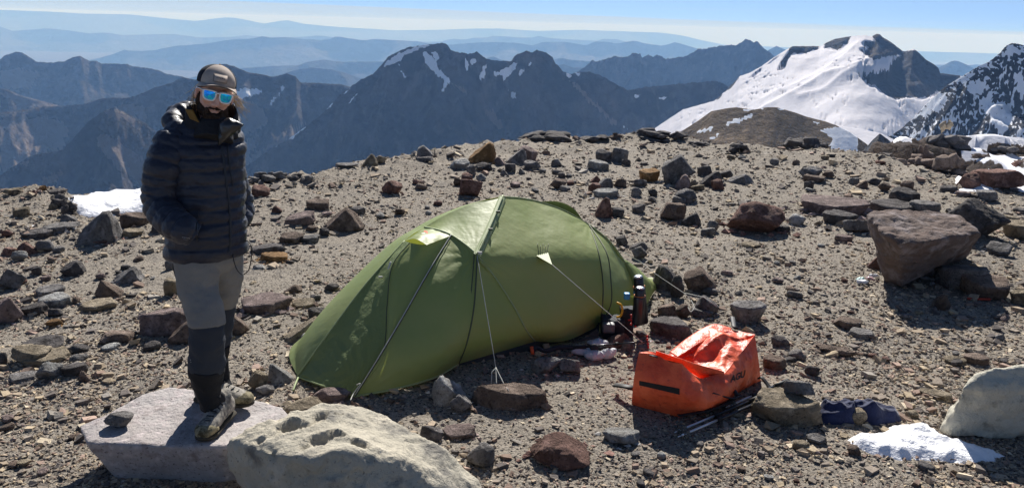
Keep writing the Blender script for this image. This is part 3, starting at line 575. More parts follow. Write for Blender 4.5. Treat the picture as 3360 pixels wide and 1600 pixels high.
ROWS = """
256 684 402 804 g w large pointed boulder below the snow patch, left of the man
304 768 383 803 r f low slab against the foot of the large pointed boulder
399 690 498 744 b a square boulder at the near edge of the snow patch
498 718 556 765 d w steep rock just left of the man's hip
404 747 472 776 t f flat pair of rocks below the square boulder by the snow
146 726 261 763 g f long low slab left of the large pointed boulder
201 697 253 727 g w rock at the left end of the snow patch
76 747 175 783 d f dark rounded slab with snow lying behind it
8 750 44 776 r a small block at the left frame edge behind others
52 789 128 838 r w sloping rock in the left rock row
117 783 177 830 g a block in the middle of the left rock row
8 807 57 839 r a squat block at the left frame edge
175 804 214 829 g f rough stone at the right end of the left rock row
42 817 91 856 l a mottled stone below the squat left edge block
205 848 281 909 d a rugged dark block on the path side, far left
159 653 188 678 t a small upright stone on the left mound
47 676 97 712 t f rounded slab on the left mound
86 602 128 626 r f stone on the crest of the left mound
128 605 154 631 o w stone on the crest of the left mound
154 616 217 640 d f ledge at the right crest of the left mound
16 613 78 645 t f pale heap on the far left crest
368 611 402 632 b w lone stone on the skyline left of the man
170 634 228 682 d a upper block of the ledge beside the snow patch
205 658 255 708 d w lower block of the ledge beside the snow patch
4 872 88 951 g a mottled boulder at the left frame edge
106 870 139 903 d a small black stone right of the mottled boulder
374 866 480 931 g w pale topped boulder left of the man's thigh
317 907 407 977 b w upright boulder in front of the pale topped one
264 980 381 1024 t f flat pale slab left of the man's knee
125 932 213 973 g f rough grey stone upper in the far left pile
132 960 231 1011 l f light topped slab in the far left pile
-24 960 76 1066 p a large block cut by the left frame edge
73 989 161 1037 d a dark stone in the far left pile
161 1006 207 1039 d a small black stone in the far left pile
152 1041 207 1074 o a small stone below the far left pile
84 1098 209 1154 d a dark shaded block at the back of the lower left pile
49 1125 172 1198 t a block with sunny top in the lower left pile
88 1143 226 1198 t f long pale tilted slab in the lower left pile
125 1178 209 1248 l a cube-like stone at the front of the lower left pile
198 1184 288 1235 d f dark slab right of the cube-like stone
216 1121 293 1162 d a dark stone at the right of the lower left pile
231 1152 293 1189 g r rounded stone at the right of the lower left pile
257 1211 297 1253 b w small pointed stone in front of the lower left pile
330 1075 451 1132 b a dark humped boulder left of the man's shin
334 1121 396 1152 l f light chip in front of the humped boulder
462 1000 623 1108 p a big mauve boulder left of the man's knee
554 1050 650 1130 b w boulder directly behind the man's left shin
541 905 596 971 t r rounded boulder behind the man's left thigh
473 1116 528 1152 d f dark chip between humped boulder and mauve boulder
-12 1145 26 1198 d r dark stone cut by the left frame edge
37 1219 121 1250 g f low slab buried below the lower left pile
543 848 577 886 g r small stone touching the man's hip
729 1000 813 1103 b w tall boulder behind the man's right knee
795 959 962 1032 p f broad pinkish slab right of the man's knees
959 977 1035 1012 t f pale slab next to the broad pinkish slab
935 930 992 963 b w small stone behind the broad pinkish slab
1065 924 1114 955 d a dark jagged stone left of the tent
1016 963 1053 984 g a small stone below the dark jagged one
929 1032 1066 1125 t w pointed boulder with pale right flank by the tent
990 1077 1070 1152 w r round white stone touching the tent's left edge
1012 1000 1081 1050 d a rough stone behind the pointed boulder by the tent
880 1183 965 1260 l w peaked pale stone holding the tent's left tip
812 1210 882 1281 t a blocky stone left of the peaked pale one
839 1254 903 1297 g a cube-shaped stone in front of the peaked pale one
855 824 945 863 o f sunlit low stone right of the man's hip
831 865 870 885 w r small white stone right of the man's thigh
825 793 938 834 d f long thin slab pointing at the man's hand
918 759 998 801 b f low stone behind the long thin slab
982 769 1051 799 g f rough stone beside the dark wedge, mid left
1047 744 1081 777 d a black block at the foot of the split boulder
937 689 1037 742 p f pink topped stone right of the man's elbow
1006 649 1082 691 b a leaning block behind the pink topped stone
1061 673 1198 763 b w large split boulder on the slope left of the tent
1147 675 1200 704 d f dark block behind the large split boulder
827 604 886 646 r f red boulder beside the man's arm
1251 585 1322 638 r a red boulder alone above the tent's left
1187 498 1240 545 t w pale boulder on the left skyline
1234 508 1270 536 t f tan rock leaning on the pale skyline boulder
1361 471 1426 513 g w grooved rock on the skyline
984 573 1033 606 g w grey rock at the end of the left skyline ledge
817 560 905 604 g f layered ledge slab next to the man's shoulder
878 555 944 592 g a broken rock on the left skyline, beside the ledge
938 560 1000 588 d w second broken rock on the left skyline, right of the ledge
1363 516 1424 537 d f low dark stone below the grooved skyline rock
1363 604 1399 623 g f small stone right of the lone red boulder
1002 736 1041 760 b a small block left of the large split boulder
823 726 859 743 b f little block by the man's pocket
1473 518 1542 557 l f white topped slab at the left of the orange cluster
1534 459 1631 531 o w large orange boulder near the skyline
1605 453 1646 480 p f pink slab behind the orange boulder
1660 486 1731 540 g w smooth grey boulder right of the orange one
1697 471 1764 526 p f cream and pink slab behind the smooth grey boulder
1619 512 1662 543 p w pinkish wedge between orange and grey boulders
1530 538 1562 577 g a grey upright below the orange boulder
1558 530 1617 562 d a dark rubble stone below the orange boulder
1656 534 1692 566 d a dark block below the smooth grey boulder
1717 524 1776 558 g f ribbed stone right of the smooth grey boulder
1701 551 1723 572 g w tiny upright stone under the ribbed stone
1640 555 1670 578 g w small grey stone under the dark block
1505 581 1585 646 r a mauve red boulder above the tent top
1513 565 1552 597 r f reddish stone on the mauve red boulder's back
1487 581 1519 611 b a brown stone left of the mauve red boulder
1562 567 1597 592 l r light rounded stone right behind the mauve red boulder
1803 583 1860 621 b a double block above the tent's middle
1835 606 1872 629 g f small slab in front of the double block
1807 518 1843 547 g a rock between the clusters near the skyline
1952 486 2006 532 d a light capped dark boulder in the middle cluster
2000 481 2061 533 g a big grey boulder in the middle cluster
1925 522 1998 560 l f table-like slab in the middle cluster
2039 520 2069 544 d a dark stone right of the middle cluster
1933 573 1972 601 r w upper red-brown stone of the red pair
1929 596 1971 629 r a lower red-brown stone of the red pair
1957 579 2012 617 g w grey peaked stone right of the red pair
1943 614 2029 650 l f long light slab under the red pair
2014 583 2055 615 b a brown stone left of the tall cairn
1951 642 2012 715 r w tall standing red rock right above the tent
2000 677 2048 713 d a dark block at the foot of the standing red rock
2019 769 2060 808 d a lone dark block right of the tent roof
2071 665 2116 700 d f flat dark stone behind the lone block
2166 500 2280 608 g a tallest grey boulder with white top, centre right
2210 568 2267 622 p w salmon pointed rock before the tallest boulder
2094 550 2163 596 o f orange slab left of the tallest boulder
2078 583 2123 613 g f light slab under the orange one
2070 611 2106 645 g r rounded stone low left of the tall cluster
2125 617 2157 645 d a small dark stone of the tall cluster
2125 644 2153 665 d a separate cube below the tall cluster
2284 540 2339 579 d a dark boulder right of the tallest one
2294 556 2367 613 d w slanting dark boulder in the right of the tall cluster
2331 585 2377 625 r a reddish block at the right of the tall cluster
2386 564 2473 604 g w flat-backed grey rock right of the tall cluster
2359 554 2404 586 d a black rock behind the reddish block
2265 601 2312 626 t f tan flake before the tall cluster
2251 585 2290 616 t w tan stone beside the salmon rock
2212 615 2286 666 g a grey block low in the tall cluster
2204 642 2249 669 g a stone leaning on the low grey block
2164 660 2249 726 b a broad boulder below the tall cluster
2235 692 2298 742 d w broken dark stone next to the broad boulder
2318 721 2355 761 g a upright grey stone left of the great red boulder
2298 741 2347 775 g f rough stone below the upright grey one
2381 648 2569 773 r a great red boulder in the middle right
2585 699 2642 740 w r round pale stone right of the great red boulder
2622 642 2844 712 p f long pale flat slab, right side
2616 540 2693 588 g a squared block alone near the right skyline
2634 570 2707 600 b f slab leaning on the squared block
2636 589 2669 622 d a black stone in front of the squared block
2698 558 2737 584 b a small stone right of the squared block
2432 792 2496 812 t f pale flake below the great red boulder
2528 735 2591 762 d f dark flat plate right of the great red boulder
2063 787 2125 822 d w stone behind the grey one, right of the tent roof
2070 805 2123 852 g a grey boulder right of the tent roof
2137 864 2245 956 d w black triangular rock with a guyline across it
2197 899 2243 978 d a narrow dark stone in front of the black triangular rock
2239 866 2348 960 b a big brown block behind the duffel bag
2298 937 2353 970 d r dark low stone under the big brown block
2276 961 2357 1037 d r rounded dark guyline stone behind the duffel bag
2263 1003 2339 1044 g f grey slab under the rounded guyline stone
2155 991 2221 1040 b a left stone of the brown pair by the tent tail
2214 991 2265 1042 b a right stone of the brown pair by the tent tail
2126 1035 2271 1114 d a hollowed boulder with light rim behind the duffel
2390 981 2507 1066 g o overhanging grey rock behind the duffel's tall end
2580 948 2632 981 g f stone alone on the gravel, right middle
2527 1095 2590 1140 d a dark block right of the duffel
2586 1139 2643 1182 g a grey block in the gravel right of the duffel
2500 1165 2577 1215 b f brown plate right of the duffel
2639 1194 2687 1234 d a dark stone above the navy clothes
2661 1126 2800 1168 b f long brown ledge stone in the right gravel
2568 1165 2610 1190 d f black chip beside the brown plate
2915 612 3014 671 d a dark red boulder on the far right pile
2853 652 2992 702 d f long dark rock behind the great boulder
2980 655 3078 701 g f grey rock behind the great boulder
3070 640 3288 790 d a huge dark block behind the great boulder
2763 708 2861 766 g f tilted grey plank left of the great boulder
2698 687 2810 737 d f dark slab under the pale flat slab
2738 768 2795 794 p f small pinkish stone left of the great boulder
2845 835 2896 884 r w red stone at the foot of the great boulder
3136 561 3213 626 r a cracked red rock beside the snow, far right
3183 547 3344 626 r a big red boulder in front of the snow, far right
3198 538 3247 558 r f small red stone on top of the big red boulder
3202 616 3268 655 g f grey cap stone above the huge dark block
3085 605 3136 631 d f dark stone left of the cracked red rock
3134 625 3181 646 p f pink flake under the cracked red rock
3284 721 3410 788 t f olive tan slab cut by the right frame edge
3284 704 3341 727 t f thin flake on the olive tan slab
2954 579 2998 614 b a brown stone alone at the right crest
2782 580 2819 606 g a first of the small stones in the right row
2808 588 2846 618 b w second of the small stones in the right row
2842 580 2891 606 d a dark third stone of the right row
2879 595 2921 628 b a last stone of the right row
3325 680 3380 701 d f dark stone at the right frame edge
3062 850 3222 955 g f large shaded slab under the great boulder
3145 890 3294 983 b f brown slab in the great boulder's shade
3050 957 3114 1017 b w small upright wedge below the great boulder
3309 942 3380 1004 t a tan block at the right frame edge
3235 792 3314 841 g f shaded slab at the foot of the huge dark block
2731 1035 2823 1081 b a brown stones left on the right gravel
2784 1077 2862 1112 g f grey slab next to the brown stones
3014 1275 3117 1308 t f long tan slab beside the pale boulder, lower right
3005 1263 3048 1285 d r black stone above the long tan slab
2967 1340 3011 1373 t a tan stone right of the navy clothes
3097 1165 3164 1198 t f plate above the pale boulder, left one
3160 1157 3238 1198 b f plate above the pale boulder, right one
2783 1332 2840 1393 t r knobbly stone lying between the navy clothes
2455 1270 2692 1410 t a large tan stone holding the trekking poles
1972 1393 2097 1465 l f lone light slab below the duffel bag
2643 1420 2710 1459 g f grey stone left of the snow clump
2598 1440 2655 1481 t f tan stone left of the grey one, lower right
2777 1455 2822 1495 b a little brown stone touching the snow clump
3010 1512 3064 1546 d f dark stone under the front of the snow clump
2637 1206 2688 1228 g f small stone over the navy clothes
1541 1252 1803 1349 b f long guyline slab before the tent
1415 1219 1538 1334 l w leaning pale stone at the tent hem
1474 1286 1549 1356 g a small block between leaning stone and guyline slab
1378 1388 1455 1450 d a dark stone behind the pale pitted boulder
1449 1390 1564 1445 p f flat pink stone right of the pitted boulder
1530 1446 1624 1541 g r rounded grey stone right of the pitted boulder
1733 1424 1937 1548 r a red-brown block in the bottom middle
1024 1264 1154 1322 p a mauve stone at the tent's front corner
1743 1160 1839 1232 l a lichen-spotted stone under the tent's right hem
1832 1168 1904 1232 g a grey stone beside the lichen-spotted one
1977 1080 2070 1144 r w brown wedge beside the white bag
2037 1111 2078 1152 g a small stone right of the brown wedge
2561 438 2712 492 d f layered dark outcrop on the right skyline
2504 462 2565 484 d f small dark outcrop left of the layered one
2389 462 2461 502 d a low outcrop on the right plateau
1698 424 1878 470 d f layered outcrop on the middle skyline
1640 446 1720 472 d f low stones left of the middle skyline outcrop
1898 438 2000 470 d f jagged ledge right of the middle skyline outcrop
1990 432 2046 462 b f small ledge on the skyline above the middle cluster
2070 418 2200 464 d f long ledge left of the brown hill
2190 424 2250 456 d a end of the long skyline ledge
1280 498 1345 515 d f thin dark stone on the left skyline slope
1100 538 1180 556 g f flat slab on the left skyline slope
2255 452 2330 472 d f low ledge under the brown hill
"""
for ln in ROWS.strip().splitlines():
    q = ln.split(' ', 6); u0, v0, u1, v1 = map(float, q[:4]); lab = q[6]
    cn = COLS[q[4]][1]
    if not any(w in lab for w in ('grey', 'dark', 'black', 'brown', 'red', 'tan', 'pink', 'mauve', 'orange', 'white', 'pale', 'light', 'salmon', 'cream', 'olive')): lab = cn+' '+lab
    rock_at(u0, v0, u1, v1, q[4], q[5], lab, group='rocks scattered over the camp')
# two rocks resting on others
def rest_rock(u0, v0, u1, v1, y, c, s, label, seed, kd=0.8):
    pb = at_y((u0+u1)/2, v1, y); q = pb-CAM; dist = q@_F; Wd = (u1-u0)*dist/FPX; hp = (v1-v0)*dist/FPX
    V, F = rock_shape(s, seed, 4); V = V*np.array([Wd, Wd*kd, max(hp-Wd*kd*0.33, hp*0.55)]); V[:, 2] -= V[:, 2].min()
    o = obj('rock', mesh_np('rock', V, F), RM[c]); o.location = (pb[0], pb[1]+Wd*kd*0.35, pb[2]); tag(o, label, 'rock', 'rocks scattered over the camp'); return o

# ---- outcrops standing in the snow of the bench
OUT = """3005 455 3060 513 b a tall dark outcrop at the left of the lower snow
3059 506 3170 577 b a broad rounded outcrop facing the lower snow
3194 502 3258 551 b a block outcrop in the middle of the lower snow
2973 506 3070 552 b f long low outcrop left of the broad one
3043 420 3180 472 d a rugged outcrop below the snow-streaked peak
3257 433 3342 467 d f outcrop at the right edge below the peak
3080 392 3123 430 t w tan spire on the rugged outcrop
2900 470 2990 512 b f brown hump between cone and outcrops
3180 545 3240 566 b f small outcrop sunk in the lower snow
3318 526 3365 548 r f reddish outcrop showing through snow at right edge"""
for ln in OUT.splitlines():
    q = ln.split(' ', 6); rock_at(*map(float, q[:4]), q[4], q[5], q[6], group='outcrops in the lower snow', cat='rock outcrop', name='rock_outcrop', zfun=bench_z, bury=0.25)

# ================================================================== hero boulders (shaped one by one)
def hero(name, V, F, voxel, material, label, cat='boulder', rough=0.02, pits=(), big=0.5, strata=0.0, seed=1, smooth_it=3, extra=None):
    co, fc, nr_ = remeshed(V, F, voxel, smooth_it)
    d = rough*(1.3*fbm(co[:, 0]/big+seed, co[:, 1]/big, co[:, 2]/big, 4)+0.45*fbm(co[:, 0]/big*5+seed, co[:, 1]/big*5, co[:, 2]/big*5, 4))
    if strata: d = d+strata*(ridged(co[:, 0]*1.5+seed, co[:, 1]*3, co[:, 2]*9, 4)-0.7)
    for (c, r_, dep) in pits:
        dd = np.linalg.norm((co-np.array(c)), axis=1)/r_; wob = 0.8*fbm(co[:, 0]*9, co[:, 1]*9, co[:, 2]*9, 4); dd = dd+wob
        d = d-dep*(1-sstep(0.55, 1.0, dd))+dep*0.12*np.exp(-((dd-1.08)/0.12)**2)
    if extra is not None: d = d+extra(co, nr_)
    co = co+nr_*d[:, None]
    b = co.min(0); org = np.array([(co[:, 0].min()+co[:, 0].max())/2, (co[:, 1].min()+co[:, 1].max())/2, b[2]])
    o = obj(name, mesh_np(name, co-org, fc), material); o.location = tuple(org); tag(o, label, cat); return o
def prism(top, bot):
    n = len(top); V = np.concatenate([top, bot]); F = [tuple(range(n)), tuple(range(2*n-1, n-1, -1))]+[(i, n+i, n+(i+1) % n, (i+1) % n) for i in range(n)]
    return V, F
SLAB_Z = 0.23
SLABMAT = mat('pink_slab_rock', (0.42, 0.39, 0.375), 0.9, 0.2, noise=[(2.5, 5, 0.4, 0.65, (0.34, 0.305, 0.29)), (20, 6, 0.50, 0.66, (0.50, 0.44, 0.43)), (60, 4, 0.58, 0.68, (0.14, 0.12, 0.12)), (9, 5, 0.58, 0.7, (0.23, 0.19, 0.18))], bump=[(9, 6, 0.02), (45, 6, 0.009), (150, 4, 0.003)], coord='World')
tp = [(259, 1395), (281, 1450), (420, 1458), (560, 1462), (741, 1466), (860, 1450), (980, 1400), (930, 1332), (819, 1306), (700, 1290), (610, 1268), (559, 1265), (461, 1293), (337, 1360)]
topz = [SLAB_Z-0.01, SLAB_Z, SLAB_Z, SLAB_Z, SLAB_Z, SLAB_Z, SLAB_Z-.02, SLAB_Z-.05, SLAB_Z-.03, SLAB_Z-.01, SLAB_Z, SLAB_Z, SLAB_Z, SLAB_Z]
top = np.array([at_z(float(a), float(b), z) for (a, b), z in zip(tp, topz)])
cen = top.mean(0); bot = top.copy(); bot[:, :2] = cen[:2]+(bot[:, :2]-cen[:2])*0.70+np.array([0.03, 0.02]); bot[:, 2] = -0.12
mid = top.copy(); mid[:, :2] = cen[:2]+(mid[:, :2]-cen[:2])*0.97; mid[:, 2] = top[:, 2]-0.05
n = len(top); Vs = np.concatenate([top, mid, bot]); Fs = [tuple(range(n)), tuple(range(3*n-1, 2*n-1, -1))]+[(k*n+i, (k+1)*n+i, (k+1)*n+(i+1) % n, k*n+(i+1) % n) for k in (0, 1) for i in range(n)]
hero('slab_boulder', Vs, Fs, 0.011, SLABMAT, 'flat-topped pinkish slab boulder that the man stands on', rough=0.006, big=0.25, smooth_it=2, seed=3)
rest_rock(335, 1334, 427, 1409, at_z(380., 1400., SLAB_Z)[1]-0.02, 'g', 'a', 'fist-sized grey stone sitting on the left of the pinkish slab', 88)
# pale pitted boulder, bottom middle
PITMAT = mat('pale_pitted_rock', (0.50, 0.455, 0.36), 0.95, 0.15, noise=[(2.0, 6, 0.40, 0.62, (0.40, 0.37, 0.30)), (7, 6, 0.52, 0.68, (0.56, 0.51, 0.41)), (5, 7, 0.57, 0.67, (0.19, 0.18, 0.16)), (60, 4, 0.6, 0.7, (0.22, 0.20, 0.17))], bump=[(7, 7, 0.035), (34, 6, 0.012), (130, 4, 0.003)], coord='World')
pts = []
for (u, v, z) in [(742, 1500, .25), (750, 1440, .36), (850, 1385, .42), (960, 1345, .44), (1060, 1322, .44), (1190, 1330, .40), (1230, 1392, .38), (1370, 1412, .34), (1470, 1480, .28), (1540, 1550, .18), (1575, 1640, .05), (800, 1470, .37), (900, 1492, .43), (1010, 1500, .46), (1150, 1488, .46), (1300, 1500, .41), (1420, 1530, .32)]:
    pts.append(at_z(float(u), float(v), z))
pts = np.array(pts); base = []
for a in np.linspace(0, 2*math.pi, 14, endpoint=False): base.append((-0.60+0.48*math.cos(a), 3.20+0.36*math.sin(a), -0.12))
for a in np.linspace(0, 2*math.pi, 14, endpoint=False): base.append((-0.60+0.50*math.cos(a), 3.20+0.38*math.sin(a), 0.14 if math.sin(a) < 0.2 else 0.05))
def hull(P):
    bm = bmesh.new(); vs = [bm.verts.new(tuple(p)) for p in P]; r_ = bmesh.ops.convex_hull(bm, input=vs); bmesh.ops.delete(bm, geom=[g for g in set(r_['geom_interior']+r_['geom_unused']) if isinstance(g, bmesh.types.BMVert)], context='VERTS')
    bm.verts.ensure_lookup_table(); bm.verts.index_update(); V = np.array([v.co[:] for v in bm.verts]); F = [tuple(v.index for v in f.verts) for f in bm.faces]; bm.free(); return V, F
Vh, Fh = hull(np.concatenate([pts, base]))
def pit(u, v, z, r_, d): return (at_z(float(u), float(v), z), r_, d)
pits = [pit(955, 1395, .44, .062, .045), pit(1050, 1375, .44, .055, .035), pit(1060, 1440, .46, .065, .04), pit(1180, 1455, .46, .05, .03), pit(1210, 1505, .44, .03, .02), pit(1395, 1462, .38, .028, .02), pit(850, 1440, .42, .035, .02), pit(905, 1500, .40, .04, .025), pit(800, 1480, .33, .03, .018), pit(1000, 1480, .44, .035, .02), pit(1110, 1360, .44, .03, .018), pit(925, 1360, .43, .03, .02), pit(1330, 1450, .42, .018, .012), pit(870, 1570, .32, .04, .02), pit(1120, 1540, .44, .03, .02)]
for q_ in ((800, 1510, .05, .02), (870, 1540, .04, .018), (960, 1560, .06, .016), (1090, 1530, .05, .02), (760, 1570, .04, .015), (1180, 1570, .04, .012), (1030, 1590, .05, .012)): pits.append((at_y(float(q_[0]), float(q_[1]), 2.88), q_[2], q_[3]))
def crack(co, nr_):
    return 0.012*(ridged(co[:, 0]*8, co[:, 1]*8, co[:, 2]*8+2, 4)-0.7)+0.005*(ridged(co[:, 0]*24, co[:, 1]*24, co[:, 2]*24, 2)-0.7)-0.012*sstep(0.93, 0.99, ridged(co[:, 0]*1.7+3, co[:, 1]*1.7, co[:, 2]*1.7, 2))-0.020*np.maximum(0, fbm(co[:, 0]*7, co[:, 1]*7, co[:, 2]*7+4, 3)-0.60)*1
hero('pitted_boulder', Vh, Fh, 0.0125, PITMAT, 'big pale sandy boulder full of weathered pits in the bottom foreground', rough=0.014, big=0.30, pits=pits, seed=6, smooth_it=6, extra=crack)
rock_at(925, 1300, 1075, 1362, 't', 'a', 'pale lump at the back of the pitted boulder', group='rocks scattered over the camp')
# great overhanging boulder, right
def polyrock(top_px, ztop, foot, zfoot, voxel, material, label, **k):
    tp_ = np.array([at_z(float(a), float(b), z) for (a, b), z in zip(top_px, ztop)]); ft = np.array([at_z(float(a), float(b), zfoot) for a, b in foot])
    V_, F_ = hull(np.concatenate([tp_, ft])); return hero('boulder', V_, F_, voxel, material, label, **k)
yb_ = hit(3000, 945)[1]
GB = mat('mauve_boulder_rock', (0.170, 0.122, 0.102), 0.9, 0.2, noise=[(1.5, 6, 0.4, 0.62, (0.15, 0.118, 0.104)), (6, 6, 0.5, 0.66, (0.32, 0.27, 0.26)), (30, 5, 0.56, 0.68, (0.10, 0.09, 0.086))], bump=[(5, 7, 0.06), (24, 6, 0.02), (100, 4, 0.005)], coord='World')
polyrock([(2850, 700), (2930, 692), (3060, 690), (3140, 692), (3180, 715), (3224, 765), (3218, 775), (2950, 800), (2890, 760), (3060, 790)], [.62, .62, .62, .62, .60, .52, .47, .50, .56, .52], [(2905, 925), (2960, 945), (3000, 930), (3060, 880), (3170, 845), (3150, 830), (2960, 880), (2900, 900)], 0.0, 0.02, GB, 'great boulder with rough sunny top overhanging a narrow foot, right side', rough=0.032, big=0.55, strata=0.030, seed=9, smooth_it=1)
# pale smooth boulder, lower right corner
PB = mat('smooth_pale_rock', (0.50, 0.475, 0.39), 0.93, 0.15, noise=[(1.6, 5, 0.4, 0.62, (0.44, 0.42, 0.345)), (9, 6, 0.54, 0.7, (0.20, 0.19, 0.155)), (60, 4, 0.6, 0.7, (0.38, 0.355, 0.28))], bump=[(6, 6, 0.03), (50, 6, 0.008)], coord='World')
polyrock([(3185, 1240), (3270, 1203), (3330, 1200), (3480, 1215), (3600, 1300), (3155, 1275)], [.36, .42, .42, .40, .30, .32], [(3083, 1410), (3110, 1432), (3260, 1444), (3420, 1430), (3560, 1400), (3560, 1300), (3200, 1330), (3095, 1370)], 0.0, 0.014, PB, 'smooth pale olive boulder cut by the right frame edge', rough=0.022, big=0.4, strata=0.012, seed=12, smooth_it=1)
rest_rock(2577, 1228, 2677, 1306, hit(2570, 1400)[1]+0.13, 'g', 'a', 'rough grey stone sitting on the large tan pole stone', 131)

# ================================================================== gravel and small stones
KEEP = [[(560, 1300), (560, 1380), (860, 1400), (860, 1310)]]
def density(u, v):
    """how stony the grit is, by place"""
    d = np.full(u.shape, 1.05)
    d = np.where(inpoly(u, v, [(250, 870), (560, 830), (1000, 900), (960, 950), (700, 960), (250, 960)]), 0.18, d)
    d = np.where(inpoly(u, v, [(900, 790), (1250, 760), (1150, 900), (960, 900)]), 0.4, d)
    d = np.where(inpoly(u, v, [(1230, 1330), (2100, 1180), (2250, 1500), (1650, 1500), (1300, 1420)]), 0.35, d)
    d = np.where(inpoly(u, v, [(2550, 950), (3400, 980), (3400, 1240), (2900, 1300), (2500, 1180)]), 1.6, d)
    d = np.where(inpoly(u, v, [(900, 620), (1900, 500), (1900, 700), (1250, 760), (1000, 740)]), 1.1, d)
    d = np.where(inpoly(u, v, [(-100, 1230), (560, 1150), (500, 1300), (280, 1450), (-100, 1600)]), 1.3, d)
    d = np.where(inpoly(u, v, [(2000, 440), (3100, 520), (3200, 620), (2500, 600), (2000, 560)]), 1.2, d)
    return d
def gravel(N, smin, smax, expo, seed, name, nb=8, flat=(0.25, 0.6)):
    rg = np.random.default_rng(seed); N_small = name == 'gravel'
    uu = rg.uniform(-700, 4100, N*3); vv = rg.uniform(440, 1950, N*3)
    q0 = at_z(uu, vv, 0.0); w = density(uu, vv)/1.6*(0.55+0.9*sstep(-0.35, 0.4, fbm(q0[:, 0]*0.9, q0[:, 1]*0.9, seed, 3))); k = rg.random(N*3) < w; uu = uu[k][:N]; vv = vv[k][:N]; N = len(uu)
    P = at_z(uu, vv, 0.0); r_ = np.hypot(P[:, 0], P[:, 1]); th = np.arctan2(P[:, 0], P[:, 1]); ok = (P[:, 2] > -1) & (r_ < np.interp(th, _th, _re)*1.03) & (r_ > 1.0) & (P[:, 1] > 0)
    P = P[ok]; r_ = r_[ok]; N = len(P)
    z = gz(P[:, 0], P[:, 1])
    t = rg.random(N)**expo; s = (smin+(smax-smin)*t)*(0.50+0.16*r_)
    # base shapes: jittered octahedra (small) or cuboids (larger)
    if N_small:
        base = np.array([[1, 0, 0], [-1, 0, 0], [0, 1, 0], [0, -1, 0], [0, 0, 1], [0, 0, -1]], float)*1.25; nbv = 6
        qf = np.array([(0, 2, 4), (2, 1, 4), (1, 3, 4), (3, 0, 4), (2, 0, 5), (1, 2, 5), (3, 1, 5), (0, 3, 5)])
        B = base[None]*(1+rg.uniform(-0.45, 0.2, (N, 6, 1)))+rg.uniform(-.38, .38, (N, 6, 3))
    else:
        base = np.array([[x, y, zz] for x in (-1, 1) for y in (-1, 1) for zz in (-1, 1)], float); nbv = 8
        qf = np.array([(0, 1, 3, 2), (4, 6, 7, 5), (0, 4, 5, 1), (2, 3, 7, 6), (0, 2, 6, 4), (1, 5, 7, 3)])
        B = base[None]*(1+rg.uniform(-0.6, 0.15, (N, 8, 3)))
    sc = np.stack([s*rg.uniform(.7, 1.35, N), s*rg.uniform(.6, 1.0, N), s*rg.uniform(flat[0], flat[1], N)], -1)*0.5
    B = B*sc[:, None, :]
    a = rg.uniform(0, 6.283, N); tl = rg.normal(0, 0.22, N); tm = rg.normal(0, 0.22, N)
    # tilt then spin
    x, y, zz = B[..., 0], B[..., 1], B[..., 2]
    y2 = y*np.cos(tl)[:, None]-zz*np.sin(tl)[:, None]; z2 = y*np.sin(tl)[:, None]+zz*np.cos(tl)[:, None]
    x3 = x*np.cos(tm)[:, None]+z2*np.sin(tm)[:, None]; z3 = -x*np.sin(tm)[:, None]+z2*np.cos(tm)[:, None]
    c, s_ = np.cos(a)[:, None], np.sin(a)[:, None]
    B = np.stack([x3*c-y2*s_, x3*s_+y2*c, z3], -1)
    B = B+np.stack([P[:, 0], P[:, 1], z+sc[:, 2]*0.45], -1)[:, None, :]
    F = (qf[None]+nbv*np.arange(N)[:, None, None]).reshape(-1, qf.shape[1])
    me = mesh_np(name, B.reshape(-1, 3), F, False)
    pal = np.array([(0.16, 0.14, 0.12), (0.21, 0.175, 0.135), (0.10, 0.09, 0.085), (0.28, 0.235, 0.17), (0.155, 0.115, 0.095), (0.055, 0.05, 0.05), (0.36, 0.32, 0.25), (0.22, 0.165, 0.14), (0.19, 0.18, 0.165)])
    pr = np.array([.2, .18, .14, .12, .12, .08, .05, .06, .05]); ci = rg.choice(len(pal), N, p=pr/pr.sum()); cc = np.array([1.62, 1.54, 1.44])*pal[ci]*rg.uniform(.8, 1.25, (N, 1))
    attr_col(me, 'tint', np.repeat(cc, nbv, 0))
    return me
GRAV = mat('loose_stones', (0.2, 0.2, 0.2), 0.9, 0.2, attrcol='tint', noise=[(40, 4, 0.5, 0.7, 0.7)], bump=[(60, 4, 0.006)], coord='World')
for args in ((112000, 0.007, 0.026, 2.2, 21, 'gravel'), (8000, 0.020, 0.060, 2.8, 22, 'rubble')):
    o = obj(args[5], gravel(*args), GRAV); o['kind'] = 'stuff'; o['label'] = 'loose angular gravel' if args[5] == 'gravel' else 'scattered stone chips'
